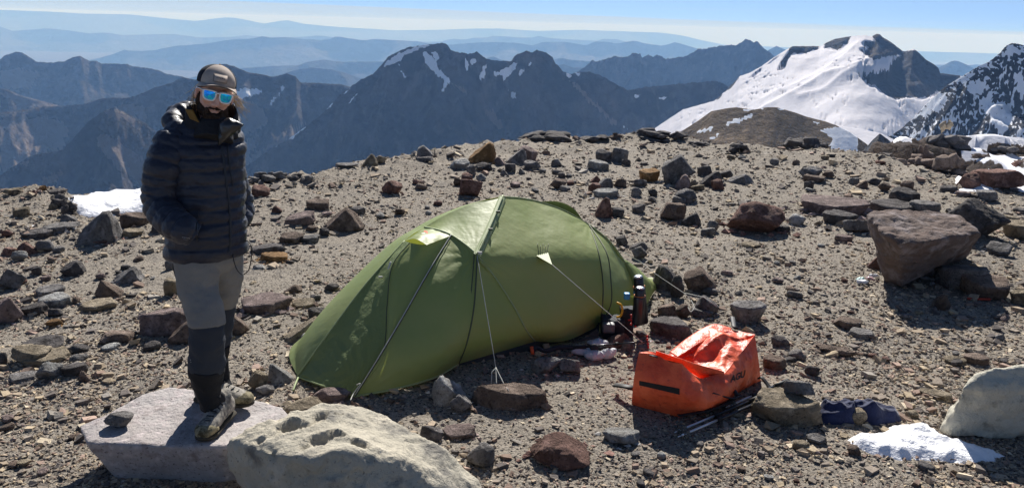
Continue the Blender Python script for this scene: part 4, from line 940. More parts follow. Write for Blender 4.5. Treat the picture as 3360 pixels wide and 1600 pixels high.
# chips and fragments lying round the foot of every rock
def skirts():
    rg = np.random.default_rng(5); B_ = []; C_c = []; qf = np.array([(0, 2, 4), (2, 1, 4), (1, 3, 4), (3, 0, 4), (2, 0, 5), (1, 2, 5), (3, 1, 5), (0, 3, 5)]); base = np.array([[1, 0, 0], [-1, 0, 0], [0, 1, 0], [0, -1, 0], [0, 0, 1], [0, 0, -1]], float)
    for o in [o for o in bpy.data.objects if o.name.startswith('rock') and not o.name.startswith('rock_out')]:
        w = o.dimensions.x; d_ = o.dimensions.y
        if o.location.z > 0.2: continue
        n = int(rg.integers(10, 26)); a = rg.uniform(0, 6.283, n); k = 0.42+np.abs(rg.normal(0, .22, n))
        x = o.location.x+np.cos(a)*w*k; y = o.location.y+np.sin(a)*d_*k; z = gz(x, y); s = w*rg.uniform(.03, .14, n)*rg.uniform(.5, 1, n); s = np.minimum(s, .09)
        b = base[None]*(1+rg.uniform(-.4, .2, (n, 6, 1)))+rg.uniform(-.38, .38, (n, 6, 3)); b = b*np.stack([s, s*rg.uniform(.6, 1, n), s*rg.uniform(.35, .7, n)], -1)[:, None]
        b = b+np.stack([x, y, z+s*.25], -1)[:, None]; B_.append(b); base_c = np.array(o.data.materials[0].node_tree.nodes['RGB'].outputs[0].default_value[:3]); C_c.append(base_c[None]*rg.uniform(.7, 1.4, (n, 1)))
    B_ = np.concatenate(B_); n = len(B_); F = (qf[None]+6*np.arange(n)[:, None, None]).reshape(-1, 3); me = mesh_np('rubble', B_.reshape(-1, 3), F, False); attr_col(me, 'tint', np.repeat(np.concatenate(C_c), 6, 0)); return me
bpy.context.view_layer.update(); o = obj('rubble', skirts(), GRAV); o['kind'] = 'stuff'; o['label'] = 'broken chips round the rocks'
# singly placed small stones
LABS = [(o.location.x, o.location.y, o['label']) for o in bpy.data.objects if o.name.startswith('rock') and o.get('category') == 'rock' and len(o['label'].split()) <= 9]; USED = set()
zones = [((0, 1250, 300, 1590), 9, 'on the gravel in the lower left corner'), ((620, 640, 1240, 760), 9, 'on the slope between the man and the skyline'), ((1240, 560, 1500, 740), 8, 'on the slope behind the tent\'s left shoulder'), ((2380, 800, 2800, 1000), 10, 'on the open gravel right of the tent'),
         ((2520, 620, 3100, 760), 7, 'on the gravel round the long pale slab'), ((1650, 560, 1930, 650), 8, 'on the slope above the tent ridge'), ((1950, 1450, 2700, 1590), 10, 'along the bottom edge right of the red-brown block'), ((0, 850, 540, 1000), 8, 'on the path at the left'), ((2660, 1000, 3300, 1200), 14, 'in the stony patch at the right'), ((1100, 1420, 1900, 1580), 5, 'near the bottom middle'), ((2250, 480, 2900, 600), 10, 'on the high ground at the right')]
rg = np.random.default_rng(77); small = [rock_shape(s, 900+i, 3 if i < 6 else 2) for i, s in enumerate('aafwofaawfaf')]; sm_me = {}
for (a, b, c_, d_), nn, where in zones:
    for i in range(nn):
        u = rg.uniform(a, c_); v = rg.uniform(b, d_); p = hit(u, v); k = int(rg.integers(0, len(small))); ck = 'gbdtrgpl'[int(rg.integers(0, 8))]
        if (k, ck) not in sm_me:
            V_, F_ = small[k]; m_ = mesh_np('stone', V_+np.array([0, 0, .38]), F_); m_.materials.append(RM[ck]); sm_me[(k, ck)] = m_
        o = obj('stone', sm_me[(k, ck)]); dist = np.linalg.norm(p-CAM); s = rg.uniform(20, 42)*dist/FPX
        o.scale = (s, s*rg.uniform(.6, .9), s*rg.uniform(.35, .6)); o.rotation_euler = (0, 0, rg.uniform(0, 6.28)); o.location = tuple(p)
        cands = sorted(LABS, key=lambda q: (q[0]-p[0])**2+(q[1]-p[1])**2)
        for q in cands:
            lab = f'small {COLS[ck][1]} stone lying near the {q[2]}'
            if lab not in USED: break
        USED.add(lab); tag(o, lab, 'stone', 'small stones lying loose '+where)
# ================================================================== tent
from mathutils.bvhtree import BVHTree
def caster(V, F):
    t = BVHTree.FromPolygons([tuple(map(float, p)) for p in V], [tuple(int(i) for i in f) for f in F])
    def cast(u, v, off=0.0):
        d = ray(float(u), float(v)); d = d/np.linalg.norm(d); h = t.ray_cast(Vector(CAM), Vector(d))
        if h[0] is None: return None
        n = np.array(h[1]); 
        if n@d > 0: n = -n
        return np.array(h[0])+n*off, n
    return cast
def YP(*pts): return np.array([at_y(float(u), float(v), float(y)) if y is not None else hit(u, v)+np.array([0, 0, 0.012]) for u, v, y in pts])
def resample(P, n):
    P = spline(P, 80) if len(P) > 2 else P; s = np.concatenate([[0], np.cumsum(np.linalg.norm(np.diff(P, axis=0), axis=1))]); t = np.linspace(0, s[-1], n)
    return np.stack([np.interp(t, s, P[:, k]) for k in range(3)], -1)
def coons(top, bot, left, right, nu, nv):
    """surface through four edge curves; top/bottom run left to right, left/right run top to bottom"""
    T = resample(top, nu); B = resample(bot, nu); Lc = resample(left, nv); Rc = resample(right, nv)
    s = np.linspace(0, 1, nu)[None, :, None]; t = np.linspace(0, 1, nv)[:, None, None]
    S = (1-t)*T[None]+t*B[None]+(1-s)*Lc[:, None]+s*Rc[:, None]-((1-s)*(1-t)*T[0]+s*(1-t)*T[-1]+(1-s)*t*B[0]+s*t*B[-1])
    return S
def patch_faces(S): return grid_faces(S.shape[0], S.shape[1])
def pnormals(S):
    du = np.gradient(S, axis=1); dv = np.gradient(S, axis=0); n = np.cross(du, dv); n /= np.linalg.norm(n, axis=2)[..., None]+1e-9; return n
def cloth(S, sag=0.0, wr=0.004, seed=0, freq=9, tens=()):
    n = pnormals(S); c = S.reshape(-1, 3).mean(0)
    if (n[n.shape[0]//2, n.shape[1]//2]@(CAM-c)) < 0: n = -n
    nv, nu = S.shape[:2]; a = np.linspace(0, 1, nu)[None]; b = np.linspace(0, 1, nv)[:, None]; w = (4*a*(1-a))*(4*b*(1-b))
    X_ = S[..., 0]*freq; Y_ = S[..., 1]*freq; Z_ = S[..., 2]*freq
    d = -sag*w+wr*np.minimum(w*3, 1)*(ridged(X_*0.5+seed, Y_*0.5, Z_*0.5, 3)-0.6+0.4*pn(X_*2+seed, Y_*2, Z_*2))
    for c_, rad_, am in tens:       # creases running out from a tensioned corner
        q = S-np.array(c_); r_ = np.linalg.norm(q, axis=2); ang = np.arctan2(q[..., 2], q[..., 0]+0.6*q[..., 1]); d = d+am*np.exp(-r_/rad_)*sstep(0, .05, r_)*(np.abs(np.sin(ang*13+2*pn(r_*6, seed)))-.5)
    return S+n*d[..., None]
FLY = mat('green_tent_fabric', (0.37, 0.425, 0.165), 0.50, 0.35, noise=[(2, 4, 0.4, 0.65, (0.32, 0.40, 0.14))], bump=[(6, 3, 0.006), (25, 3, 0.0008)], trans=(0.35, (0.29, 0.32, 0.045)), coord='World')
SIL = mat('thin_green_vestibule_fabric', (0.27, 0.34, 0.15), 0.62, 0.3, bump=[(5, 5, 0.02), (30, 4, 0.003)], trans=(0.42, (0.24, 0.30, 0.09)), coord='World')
SLEEVE = mat('pole_sleeve_fabric', (0.30, 0.36, 0.17), 0.6, 0.3, bump=[(120, 2, 0.001)])
SEAM = mat('dark_seam_tape', (0.08, 0.095, 0.055), 0.6)
CORD = mat('pale_guyline_cord', (0.50, 0.50, 0.45), 0.8)
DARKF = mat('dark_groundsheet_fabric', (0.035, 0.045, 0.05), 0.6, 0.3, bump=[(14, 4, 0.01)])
BLACK = mat('black_webbing', (0.012, 0.012, 0.014), 0.6, 0.3)
A_ = YP((975, 1240, None))[0]; C_ = YP((1165, 1305, None))[0]; D_ = YP((1505, 1212, None))[0]; E_ = YP((1755, 1145, None))[0]; F_ = YP((1965, 1083, None))[0]
T_ = YP((2112, 1018, None))[0]; TIP = YP((2155, 942, None))[0]
lift = np.array([0, 0, 0.03])
C_, D_, E_, F_ = C_, D_+lift, E_+lift*1.6, F_+lift
HL = YP((1328, 790, 5.28))[0]; H1 = YP((1393, 746, 5.50))[0]; K_ = YP((1481, 772, 5.30))[0]; J_ = YP((1566, 836, 5.08))[0]; AP = YP((1650, 645, 5.80))[0]; P2 = YP((1770, 662, 6.02))[0]; Q_ = YP((1932, 737, 6.10))[0]
RB = YP((2104, 1005, None))[0]
tent = empty('tent', ((A_[0]+TIP[0])/2, (A_[1]+TIP[1])/2, 0), 'green dome tent pitched in the middle of the camp with poles, guylines and vestibule', 'tent')
m0 = np.array([HL, *YP((1200, 932, 4.97), (1085, 1083, 4.74)), A_])
m1 = np.array([YP((1345, 796, 5.14))[0], *YP((1287, 872, 4.99), (1270, 1000, 4.76), (1255, 1160, 4.50)), C_])
zp = np.array([K_, *YP((1402, 900, 4.94), (1322, 1040, 4.67), (1242, 1175, 4.44)), C_])
JD = np.array([J_, *YP((1556, 1000, 4.83), (1533, 1120, 4.73)), D_])
JE = np.array([J_, *YP((1630, 918, 5.07), (1690, 1012, 5.04), (1728, 1085, 5.05)), E_])
APJ = np.array([AP, *YP((1612, 738, 5.42)), J_])
H1J = np.array([H1, *YP((1440, 756, 5.37)), K_, *YP((1527, 803, 5.18)), J_])
QF = np.array([Q_, *YP((1963, 825, 5.73), (1978, 920, 5.56), (1977, 1000, 5.48)), F_])
QR = np.array([Q_, *YP((1998, 790, 6.08), (2050, 860, 6.10), (2084, 930, 6.04)), RB])
topAPQ = np.array([AP, *YP((1710, 650, 5.92)), P2, *YP((1856, 692, 6.07)), Q_])
topH1AP = np.array([H1, *YP((1460, 706, 5.58), (1550, 668, 5.68)), AP])
def panel(name, S, m=FLY, lab=None, **k):
    S2 = cloth(S, **k); me = mesh_np(name, S2.reshape(-1, 3), patch_faces(S2)); o = sub(name, me, m, tent)
    if lab: o['label'] = lab
    return S2
hemAC = np.array([A_, *YP((1060, 1284, 4.40))+0*lift, C_]); hemAC[1, 2] = 0.045
hemCD = np.array([C_, *YP((1285, 1277, 4.42), (1420, 1240, 4.58)), D_])
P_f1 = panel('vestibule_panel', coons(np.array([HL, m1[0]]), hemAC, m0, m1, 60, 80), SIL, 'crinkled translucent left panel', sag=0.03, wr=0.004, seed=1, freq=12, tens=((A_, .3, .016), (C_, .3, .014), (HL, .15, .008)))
brim = np.array([m1[0], *YP((1400, 801, 5.10)), K_])
panel('vestibule_panel', coons(brim, np.array([C_, C_+1e-4]), m1, zp, 30, 60), FLY, sag=0.012, wr=0.006, seed=2)
hood = coons(np.array([HL, H1]), np.array([YP((1400, 803, 5.06))[0], K_]), np.array([HL, *YP((1362, 783, 5.12)), YP((1400, 803, 5.06))[0]]), np.array([H1, *YP((1440, 756, 5.37)), K_]), 16, 16)
panel('vent_hood', hood, FLY, sag=-0.012, wr=0.012, seed=3, freq=16)
P_f3 = panel('fly_panel', coons(H1J[2:], hemCD, zp, JD, 50, 60), FLY, sag=0.015, wr=0.003, seed=4, tens=((J_, .22, .010), (C_, .25, .012), (D_, .15, .008)))
P_f5 = panel('fly_panel', coons(topH1AP, np.array([H1J[-1], H1J[-1]+1e-4]) if False else H1J, np.array([H1, H1+1e-4]), APJ, 50, 40), FLY, 'sunlit upper panel', sag=0.012, wr=0.0015, seed=5, tens=((J_, .16, .008), (H1, .12, .006)))
panel('fly_panel', coons(np.array([J_, J_+1e-4]), np.array([D_, E_]), JD, JE, 30, 50), FLY, sag=0.01, wr=0.004, seed=6)
L6_ = np.concatenate([APJ, JE[1:]])
P_f6 = panel('fly_panel', coons(topAPQ, np.array([E_, *YP((1860, 1116, 5.26)), F_]), L6_, QF, 80, 80), FLY, sag=0.012, wr=0.003, seed=7, freq=6, tens=((J_, .16, .008), (Q_, .18, .008), (F_, .2, .010), (E_, .15, .008)))
P_f7 = panel('fly_panel', coons(np.array([Q_, Q_+1e-4]), np.array([F_, RB]), QF, QR, 36, 50), FLY, sag=0.008, wr=0.004, seed=8)
tl = YP((2040, 846, 6.12))[0]
panel('tail_panel', coons(np.array([tl, tl+1e-4]), np.array([RB, T_, TIP]), np.array([tl, *YP((2084, 930, 6.05)), RB]), np.array([tl, *YP((2100, 890, 6.3)), TIP]), 24, 30), FLY, sag=-0.05, wr=0.008, seed=9, tens=((T_, .2, .012), (TIP, .2, .012)))
# far side, seen only along the ridge
nb = np.array([-0.6, 0.8, 0]); off = lambda p, k, z: np.array([p[0]+nb[0]*k, p[1]+nb[1]*k, z])
ridge = np.concatenate([m0[::-1], np.array([H1]), topH1AP[1:], topAPQ[1:], QR[1:3], np.array([TIP])])
backhem = np.array([A_, off(C_, 0.95, .02), off(D_, 1.30, .02), off(E_, 1.35, .02), off(F_, 1.20, .02), TIP+np.array([0.0, 0.25, 0])])
S = coons(ridge, backhem, np.array([A_, A_+1e-3]), np.array([TIP, backhem[-1]]), 110, 30)
a = np.linspace(0, 1, 110)[None]; b = np.linspace(0, 1, 30)[:, None]
S[..., 2] += 0.16*np.sin(np.pi*np.clip(b*1.15, 0, 1))*np.sin(np.pi*a)**0.8; S[..., 1] += 0.20*np.sin(np.pi*b)*np.sin(np.pi*a)
o = sub('fly_panel', mesh_np('fly_panel', S.reshape(-1, 3), patch_faces(S)), FLY, tent)
bump_s = coons(YP((1765, 662, 6.1), (1830, 661, 6.2), (1880, 682, 6.25), (1912, 722, 6.2)), YP((1765, 690, 6.5), (1850, 740, 6.6), (1912, 760, 6.4)), YP((1765, 662, 6.1), (1765, 690, 6.5)), YP((1912, 722, 6.2), (1912, 760, 6.4)), 24, 12)
panel('fly_panel', bump_s, SLEEVE, 'sunlit fold of the far side', sag=-0.02, wr=0.003, seed=11)
def strip(name, P, r, m, off_=0.004, n=6, squash=1.0, lab=None):
    P = resample(P, max(12, int(len(P)*12))); P = P+(CAM-P)/np.linalg.norm(CAM-P, axis=1)[:, None]*off_+np.array([0, 0, off_*0.6])
    V_, F2 = tube(P, r, n, squash=squash); o = sub(name, mesh_np(name, V_, F2), m, tent)
    if lab: o['label'] = lab
    return o
def wide(name, P, w, m, off_=0.004, side=np.array([1.0, 0, 0])):
    P = resample(P, 40); P = P+(CAM-P)/np.linalg.norm(CAM-P, axis=1)[:, None]*off_
    T = np.gradient(P, axis=0); T /= np.linalg.norm(T, axis=1)[:, None]; v = (CAM-P)/np.linalg.norm(CAM-P, axis=1)[:, None]; s = np.cross(T, v); s /= np.linalg.norm(s, axis=1)[:, None]
    V_ = np.concatenate([P-s*w/2, P+s*w/2, P-s*w/2-v*0.003, P+s*w/2-v*0.003]); n = len(P); F2 = []
    for i in range(n-1): F2 += [(i, n+i, n+i+1, i+1), (2*n+i, i, i+1, 2*n+i+1), (n+i, 3*n+i, 3*n+i+1, n+i+1)]
    return sub(name, mesh_np(name, V_, F2), m, tent)
wide('pole_sleeve', APJ, 0.055, SLEEVE, 0.008); strip('pole', APJ, 0.006, SLEEVE, 0.016)
strip('pole', H1J, 0.007, SLEEVE, 0.004); strip('pole', JE, 0.006, SLEEVE, 0.004); strip('pole', QR, 0.008, SLEEVE, 0.002); strip('pole', topAPQ, 0.006, SLEEVE, 0.0)
wide('seam', JD, 0.010, SEAM, 0.006); j2 = JD.copy(); j2[:, 0] -= np.linspace(0.02, 0.05, len(j2)); wide('seam', j2, 0.008, SEAM, 0.006)
wide('seam', QF, 0.009, SEAM, 0.006); q2 = QF.copy(); q2[1:-1, 0] += 0.06; wide('seam', q2, 0.009, SEAM, 0.018)
wide('seam', m1, 0.006, SEAM, 0.012); wide('zipper', zp, 0.011, SEAM, 0.008); z2 = zp.copy(); strip('zipper_cord', z2, 0.003, CORD, 0.014)
wide('hem_tape', np.concatenate([hemCD, ]), 0.012, SLEEVE, 0.004); wide('hem_tape', hemAC, 0.010, SLEEVE, 0.004)
strip('edge_tape', m0, 0.006, SLEEVE, 0.0)
# groundsheet wall seen under the raised hem
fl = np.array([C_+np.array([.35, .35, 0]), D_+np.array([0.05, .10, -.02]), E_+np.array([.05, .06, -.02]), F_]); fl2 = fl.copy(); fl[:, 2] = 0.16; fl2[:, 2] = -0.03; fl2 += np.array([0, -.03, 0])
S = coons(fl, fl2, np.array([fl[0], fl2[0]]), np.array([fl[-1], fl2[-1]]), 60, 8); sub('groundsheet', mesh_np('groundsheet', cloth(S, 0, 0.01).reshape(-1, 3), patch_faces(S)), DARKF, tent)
# guylines
def line(P, r=0.0022, m=CORD, name='guyline', parent=None, n=5, res=30, sp=False):
    P = np.array(P); P = resample(P, res) if sp else np.array([P[0]+(P[-1]-P[0])*t for t in np.linspace(0, 1, 8)]) if len(P) == 2 else P
    V_, F2 = tube(P, r, n); return sub(name, mesh_np(name, V_, F2), m, parent or tent)
kn = YP((1627, 1205, 4.50))[0]; st = YP((1655, 1262, 4.36), (1629, 1262, 4.38), (1668, 1278, 4.28), (1672, 1345, 4.23))
line([J_+np.array([0, -.02, 0]), kn]); line([kn, st[0]], 0.003); line([kn, st[1]], 0.003); line([YP((1628, 1204, 4.5))[0], YP((1614, 1220, 4.47))[0], YP((1612, 1258, 4.42))[0]], 0.0028); line([st[0], st[2], st[3]], 0.0022)
c6 = caster(P_f6.reshape(-1, 3), patch_faces(P_f6)); g0 = YP((1812, 868, 5.25))[0]; g1 = YP((2108, 1122, 4.95))[0]; g1[2] = max(g1[2], 0.02); line([g0, g1])
tb = [c6(1760, 838)[0], c6(1798, 828)[0], c6(1785, 858)[0]]
V_ = np.array([tb[0], tb[1], g0, tb[2]]); sub('guy_tab', mesh_np('guy_tab', np.concatenate([V_, V_+np.array([0, .004, -.003])]), [(0, 1, 2), (0, 2, 3), (4, 6, 5), (4, 7, 6), (0, 4, 5, 1), (1, 5, 6, 2), (2, 6, 7, 3), (3, 7, 4, 0)], False), SLEEVE, tent)
for k in range(5):
    p, n_ = c6(1763+k*9, 800+(k % 2)*6); q, _ = c6(1768+k*6, 836); line([p+n_*.004, q+n_*.005], 0.002, SEAM, 'crease')
for k in (0.32, 0.62, 0.98):
    p = APJ[0]+(APJ[-1]-APJ[0])*k; p = resample(APJ, 50)[int(k*49)]+np.array([0.012, -0.02, 0.012]); b_ = box(p, (0.03, 0.012, 0.016)); sub('sleeve_clip', mesh_np('sleeve_clip', b_[0], b_[1], False), CORD if k > .9 else SEAM, tent)
g = YP((2046, 828, 6.15), (2102, 859, 6.2), (2152, 899, 6.0), (2243, 960, 5.75), (2268, 985, 5.6)); line(g, 0.0025)
line(YP((2243, 960, 5.72), (2310, 975, 5.6), (2352, 1005, 5.5)), 0.003); line(YP((2268, 985, 5.6), (2278, 1008, 5.5), (2266, 1022, 5.45), (2258, 1008, 5.5)), 0.003, sp=True)
line(YP((978, 1238, 4.55), (968, 1262, 4.42), (962, 1280, 4.36)), 0.006, SLEEVE, 'tie_loop', sp=True)
line(YP((1170, 1262, 4.33), (1182, 1258, 4.32), (1160, 1290, 4.28), (1150, 1312, 4.2)), 0.003, CORD, 'tie_loop', sp=True)
line(YP((1278, 868, 5.0), (1282, 860, 4.98), (1274, 882, 4.95)), 0.006, CORD, 'toggle', sp=True); line(YP((1243, 908, 4.98), (1254, 908, 4.96)), 0.006, CORD, 'toggle')
# brand mark on the hood: a small white and orange-red pair of bars
WHITE_ = mat('white_print', (0.7, 0.7, 0.66), 0.6); ORANGE = mat('orange_print', (0.65, 0.10, 0.03), 0.6)
hc = caster(hood.reshape(-1, 3), patch_faces(hood))
for (uu0, vv0, uu1, vv1, m_) in ((1385, 768, 1394, 772, WHITE_), (1392, 762, 1402, 766, ORANGE), (1398, 764, 1404, 770, ORANGE)):
    q = [hc(uu0, vv0, .012), hc(uu1, vv0, .012), hc(uu1, vv1, .012), hc(uu0, vv1, .012)]
    if all(q): sub('printed_mark', mesh_np('printed_mark', np.array([x[0] for x in q]), [(0, 1, 2, 3)], False), m_, tent)
red = box(YP((1345, 1282, 4.75))[0], (0.20, 0.12, 0.03)); ro_ = mesh_np('stuff_sack', *(lambda a: (a[0], a[1]))(remeshed(red[0], red[1], 0.006, 8)[:2])); c0 = ro_; o = obj('stuff_sack', ro_, mat('red_sack_cloth', (0.55, 0.05, 0.02), 0.5)); tag(o, 'flat red sack peeping out under the tent fly', 'sack')
# ================================================================== the man
def ring_loft(C, A, B, yaw, n=48, power=2.3):
    """closed body from ring centres C, half widths A, half depths B and yaw (radians)"""
    V = []; th = np.linspace(0, 2*np.pi, n, endpoint=False); c = np.sign(np.cos(th))*np.abs(np.cos(th))**(2/power); s = np.sign(np.sin(th))*np.abs(np.sin(th))**(2/power)
    for i in range(len(C)):
        y = yaw[i]; r = np.array([math.cos(y), math.sin(y), 0]); f = np.array([-math.sin(y), math.cos(y), 0])
        V.append(C[i]+A[i]*c[:, None]*r+B[i]*s[:, None]*f)
    V = np.concatenate(V); m = len(C); F = [tuple(f) for f in grid_faces(m, n, True).tolist()]+[tuple(range(n))[::-1], tuple(range((m-1)*n, m*n))]
    return V, F
def ell(c, r, M=None, s=3):
    d, F = ico(s); V = d*np.array(r)
    if M is not None: V = V@np.array(M).T
    return V+np.array(c), [tuple(f) for f in F.tolist()]
def cols(*rows): return np.array(rows, float)
def dense(T, n):
    T = np.array(T, float); return spline(T, n)
man = empty('person', (-1.47, 3.62, SLAB_Z), 'bearded man in dark puffer jacket, cap and mirrored sunglasses standing on the pinkish slab', 'person')
SKIN = mat('skin', (0.74, 0.42, 0.31), 0.55, 0.4, noise=[(30, 4, 0.45, 0.65, (0.66, 0.34, 0.24))], bump=[(200, 3, 0.0008)])
JK = mat('dark_navy_nylon', (0.012, 0.015, 0.030), 0.46, 0.4, noise=[(5, 4, .4, .65, (0.022, 0.023, 0.034))], bump=[(16, 5, 0.006), (70, 4, 0.0015)], sheen=0.05, coord='World')
SOFT = mat('black_softshell', (0.014, 0.014, 0.017), 0.75, 0.3, bump=[(12, 4, 0.008)], coord='World')
GREYT = mat('grey_trouser_cloth', (0.21, 0.20, 0.185), 0.85, 0.25, noise=[(6, 4, .4, .65, (0.18, 0.172, 0.16))], bump=[(9, 5, 0.014), (300, 2, 0.0005)], coord='World')
DKT = mat('dark_trouser_cloth', (0.030, 0.036, 0.048), 0.85, 0.25, bump=[(9, 5, 0.014)], coord='World')
BKT = mat('black_trouser_cloth', (0.010, 0.011, 0.014), 0.8, 0.25, bump=[(9, 5, 0.016)], coord='World')
# ---- jacket
YAW = R(28)
tor = dense([[655, 418, 3.74, .135, .105], [655, 440, 3.72, .195, .13], [670, 480, 3.70, .185, .135], [676, 540, 3.69, .178, .140], [680, 620, 3.68, .176, .142], [680, 700, 3.67, .178, .144], [680, 770, 3.66, .184, .146], [677, 825, 3.66, .195, .146], [676, 838, 3.66, .185, .138]], 130)
C3 = np.array([at_y(a[0], a[1], a[2]) for a in tor]); hgt = C3[:, 2]
puff = lambda s, w=0.060: 1-(1-np.abs(np.sin(np.pi*s/w)))**2.6
pf = 0.012*(puff(hgt[0]-hgt)-0.8); pf[-6:] = -0.002
jt = ring_loft(C3, tor[:, 3]+pf, tor[:, 4]+pf, [YAW]*len(C3), 64, 2.25)
def arm(K, n=150, w=0.050, amp=0.011, m=32):
    T = dense(K, n); P = np.array([at_y(a[0], a[1], a[2]) for a in T]); s = np.concatenate([[0], np.cumsum(np.linalg.norm(np.diff(P, axis=0), axis=1))])
    return tube(P, T[:, 3]+amp*(puff(s+0.010*np.sin(s*21), w)-0.75), m)
ra = arm([[596, 448, 3.66, .070], [562, 482, 3.61, .084], [540, 545, 3.57, .086], [529, 615, 3.56, .084], [530, 672, 3.54, .080], [560, 722, 3.46, .076], [604, 752, 3.41, .068], [636, 772, 3.42, .056]])
la = arm([[735, 450, 3.80, .060], [750, 482, 3.84, .060], [760, 550, 3.88, .060], [780, 620, 3.92, .062], [792, 675, 3.92, .064], [786, 712, 3.86, .060], [768, 740, 3.80, .055]])
hoodr = []
for a in np.linspace(0, 2*np.pi, 28, endpoint=False):
    r_ = np.array([math.cos(YAW), math.sin(YAW), 0]); f_ = np.array([-math.sin(YAW), math.cos(YAW), 0]); c0 = at_y(668, 398, 3.74); ca, sa = math.cos(a), math.sin(a)
    hoodr.append((c0+r_*ca*0.135+f_*sa*0.105+np.array([0, 0, 0.035*sa-0.01]), 0.036+0.022*max(0, sa)+0.008*max(0, -ca)+0.005*math.sin(a*9)))
P_h = np.array([h[0] for h in hoodr]+[hoodr[0][0]]); r_h = np.array([h[1] for h in hoodr]+[hoodr[0][1]])
hd = tube(P_h, r_h, 16, cap=True)
lump = ell(at_y(583, 368, 3.86), (0.055, 0.05, 0.036)); lump2 = ell(at_y(612, 352, 3.9), (0.06, 0.05, 0.03))
Vj, Fj = merge([jt, hd, lump, lump2])
co, fc, nr_ = remeshed(Vj, Fj, 0.006, 1, 0.45)
wr = 0.004*fbm(co[:, 0]*14, co[:, 1]*14, co[:, 2]*26, 3)+0.009*(ridged(co[:, 0]*7+co[:, 2]*5, co[:, 1]*7, co[:, 2]*9, 4)-0.7)
co = co+nr_*wr[:, None]; jacket = sub('jacket', mesh_np('jacket', co, fc), JK, man); jc = caster(co, fc)
jf = fc
sl_all = [(co, fc)]
for K_s in (ra, la):
    c2_, f2_, n2_ = remeshed(*K_s, 0.0052, 1, .45); w2 = 0.004*fbm(c2_[:, 0]*14, c2_[:, 1]*14, c2_[:, 2]*26, 3)+0.009*(ridged(c2_[:, 0]*7+c2_[:, 2]*5, c2_[:, 1]*7, c2_[:, 2]*9, 4)-0.7); c2_ = c2_+n2_*w2[:, None]
    sub('sleeve', mesh_np('sleeve', c2_, f2_), JK, jacket); sl_all.append((c2_, f2_))
jc = caster(*merge([(a_, [tuple(q) for q in b_]) for a_, b_ in sl_all]))
def seam_on(cast, pts, r, m, name, parent, n=24, off_=0.003):
    P = spline(np.array([[a, b, 0] for a, b in pts], float), n) if len(pts) > 2 else np.array([[pts[0][0]+(pts[1][0]-pts[0][0])*t, pts[0][1]+(pts[1][1]-pts[0][1])*t, 0] for t in np.linspace(0, 1, n)])
    Q = [cast(a, b, off_) for a, b, _ in P]; Q = [q[0] for q in Q if q is not None]
    if len(Q) < 3: return None
    Q = np.array(Q)
    for _ in range(2): Q[1:-1] = (Q[:-2]+Q[1:-1]*2+Q[2:])/4
    V_, F2 = tube(Q, r, 6, squash=0.5); return sub(name, mesh_np(name, V_, F2), m, parent)
ZIP = mat('grey_zip', (0.022, 0.025, 0.034), 0.5, 0.3); LOGO = mat('pale_reflective_print', (0.35, 0.35, 0.36), 0.5)
seam_on(jc, [(727, 474), (738, 568), (752, 679), (755, 790), (749, 828)], 0.0055, ZIP, 'zipper', jacket, 40)
seam_on(jc, [(746, 470), (752, 540), (763, 610)], 0.004, ZIP, 'pocket_zipper', jacket)
seam_on(jc, [(652, 690), (645, 735), (648, 790)], 0.004, ZIP, 'pocket_zipper', jacket)
for k in range(7):
    u = 599+k*3.2; seam_on(jc, [(u, 776+k*0.4), (u+2.2, 779+k*0.4-(k % 2)*2)], 0.0016, LOGO, 'printed_mark', jacket, 4)
seam_on(jc, [(602, 783), (612, 785)], 0.001, LOGO, 'printed_mark', jacket, 5)
# ---- inner collar, open at the front, with turned-out flap
col_pts = []
for j, (v_, rad, rz) in enumerate([(452, .112, .085), (425, .110, .086), (395, .098, .082), (368, .094, .082), (345, .088, .08)]):
    for a in np.linspace(R(-62), R(242), 40):
        r_ = np.array([math.cos(YAW), math.sin(YAW), 0]); f_ = np.array([-math.sin(YAW), math.cos(YAW), 0]); c0 = at_y(690+j*1.5, v_+62*max(0, -math.sin(a-0.15))**1.3*(j/4), 3.70)
        k = 1+0.05*math.sin(a*7+j); col_pts.append(c0+r_*math.cos(a)*rad*1.12*k+f_*math.sin(a)*rz*1.15*k)
cp = np.array(col_pts).reshape(5, 40, 3)
def thick(S, t=0.006):
    n = pnormals(S); nv, nu = S.shape[:2]; A = S.reshape(-1, 3); B = (S+n*t).reshape(-1, 3); F1 = grid_faces(nv, nu); N_ = nv*nu; F = [tuple(f) for f in F1.tolist()]+[tuple(x+N_ for x in f[::-1]) for f in F1.tolist()]
    ring = [(0, i) for i in range(nu)]+[(i, nu-1) for i in range(1, nv)]+[(nv-1, i) for i in range(nu-2, -1, -1)]+[(i, 0) for i in range(nv-2, 0, -1)]
    idx = [a*nu+b for a, b in ring]
    for a, b in zip(idx, idx[1:]+idx[:1]): F.append((a, a+N_, b+N_, b))
    return np.concatenate([A, B]), F
V_, F2 = thick(cp, 0.008); sub('collar', mesh_np('collar', V_, F2), SOFT, man)
fl_top = YP((735, 398, 3.60), (760, 392, 3.58), (782, 398, 3.57), (800, 410, 3.56)); fl_bot = YP((716, 478, 3.545), (738, 462, 3.54), (786, 424, 3.55))
S = coons(fl_top, fl_bot, np.array([fl_top[0], YP((716, 420, 3.56))[0], fl_bot[0]]), np.array([fl_top[-1], fl_bot[-1]]), 20, 14); S = cloth(S, -0.03, 0.014, 4, 40); V_, F2 = thick(S, 0.007); sub('collar_flap', mesh_np('collar_flap', V_, F2), mat('shiny_black_shell', (0.016, 0.016, 0.018), 0.32, 0.6), man)
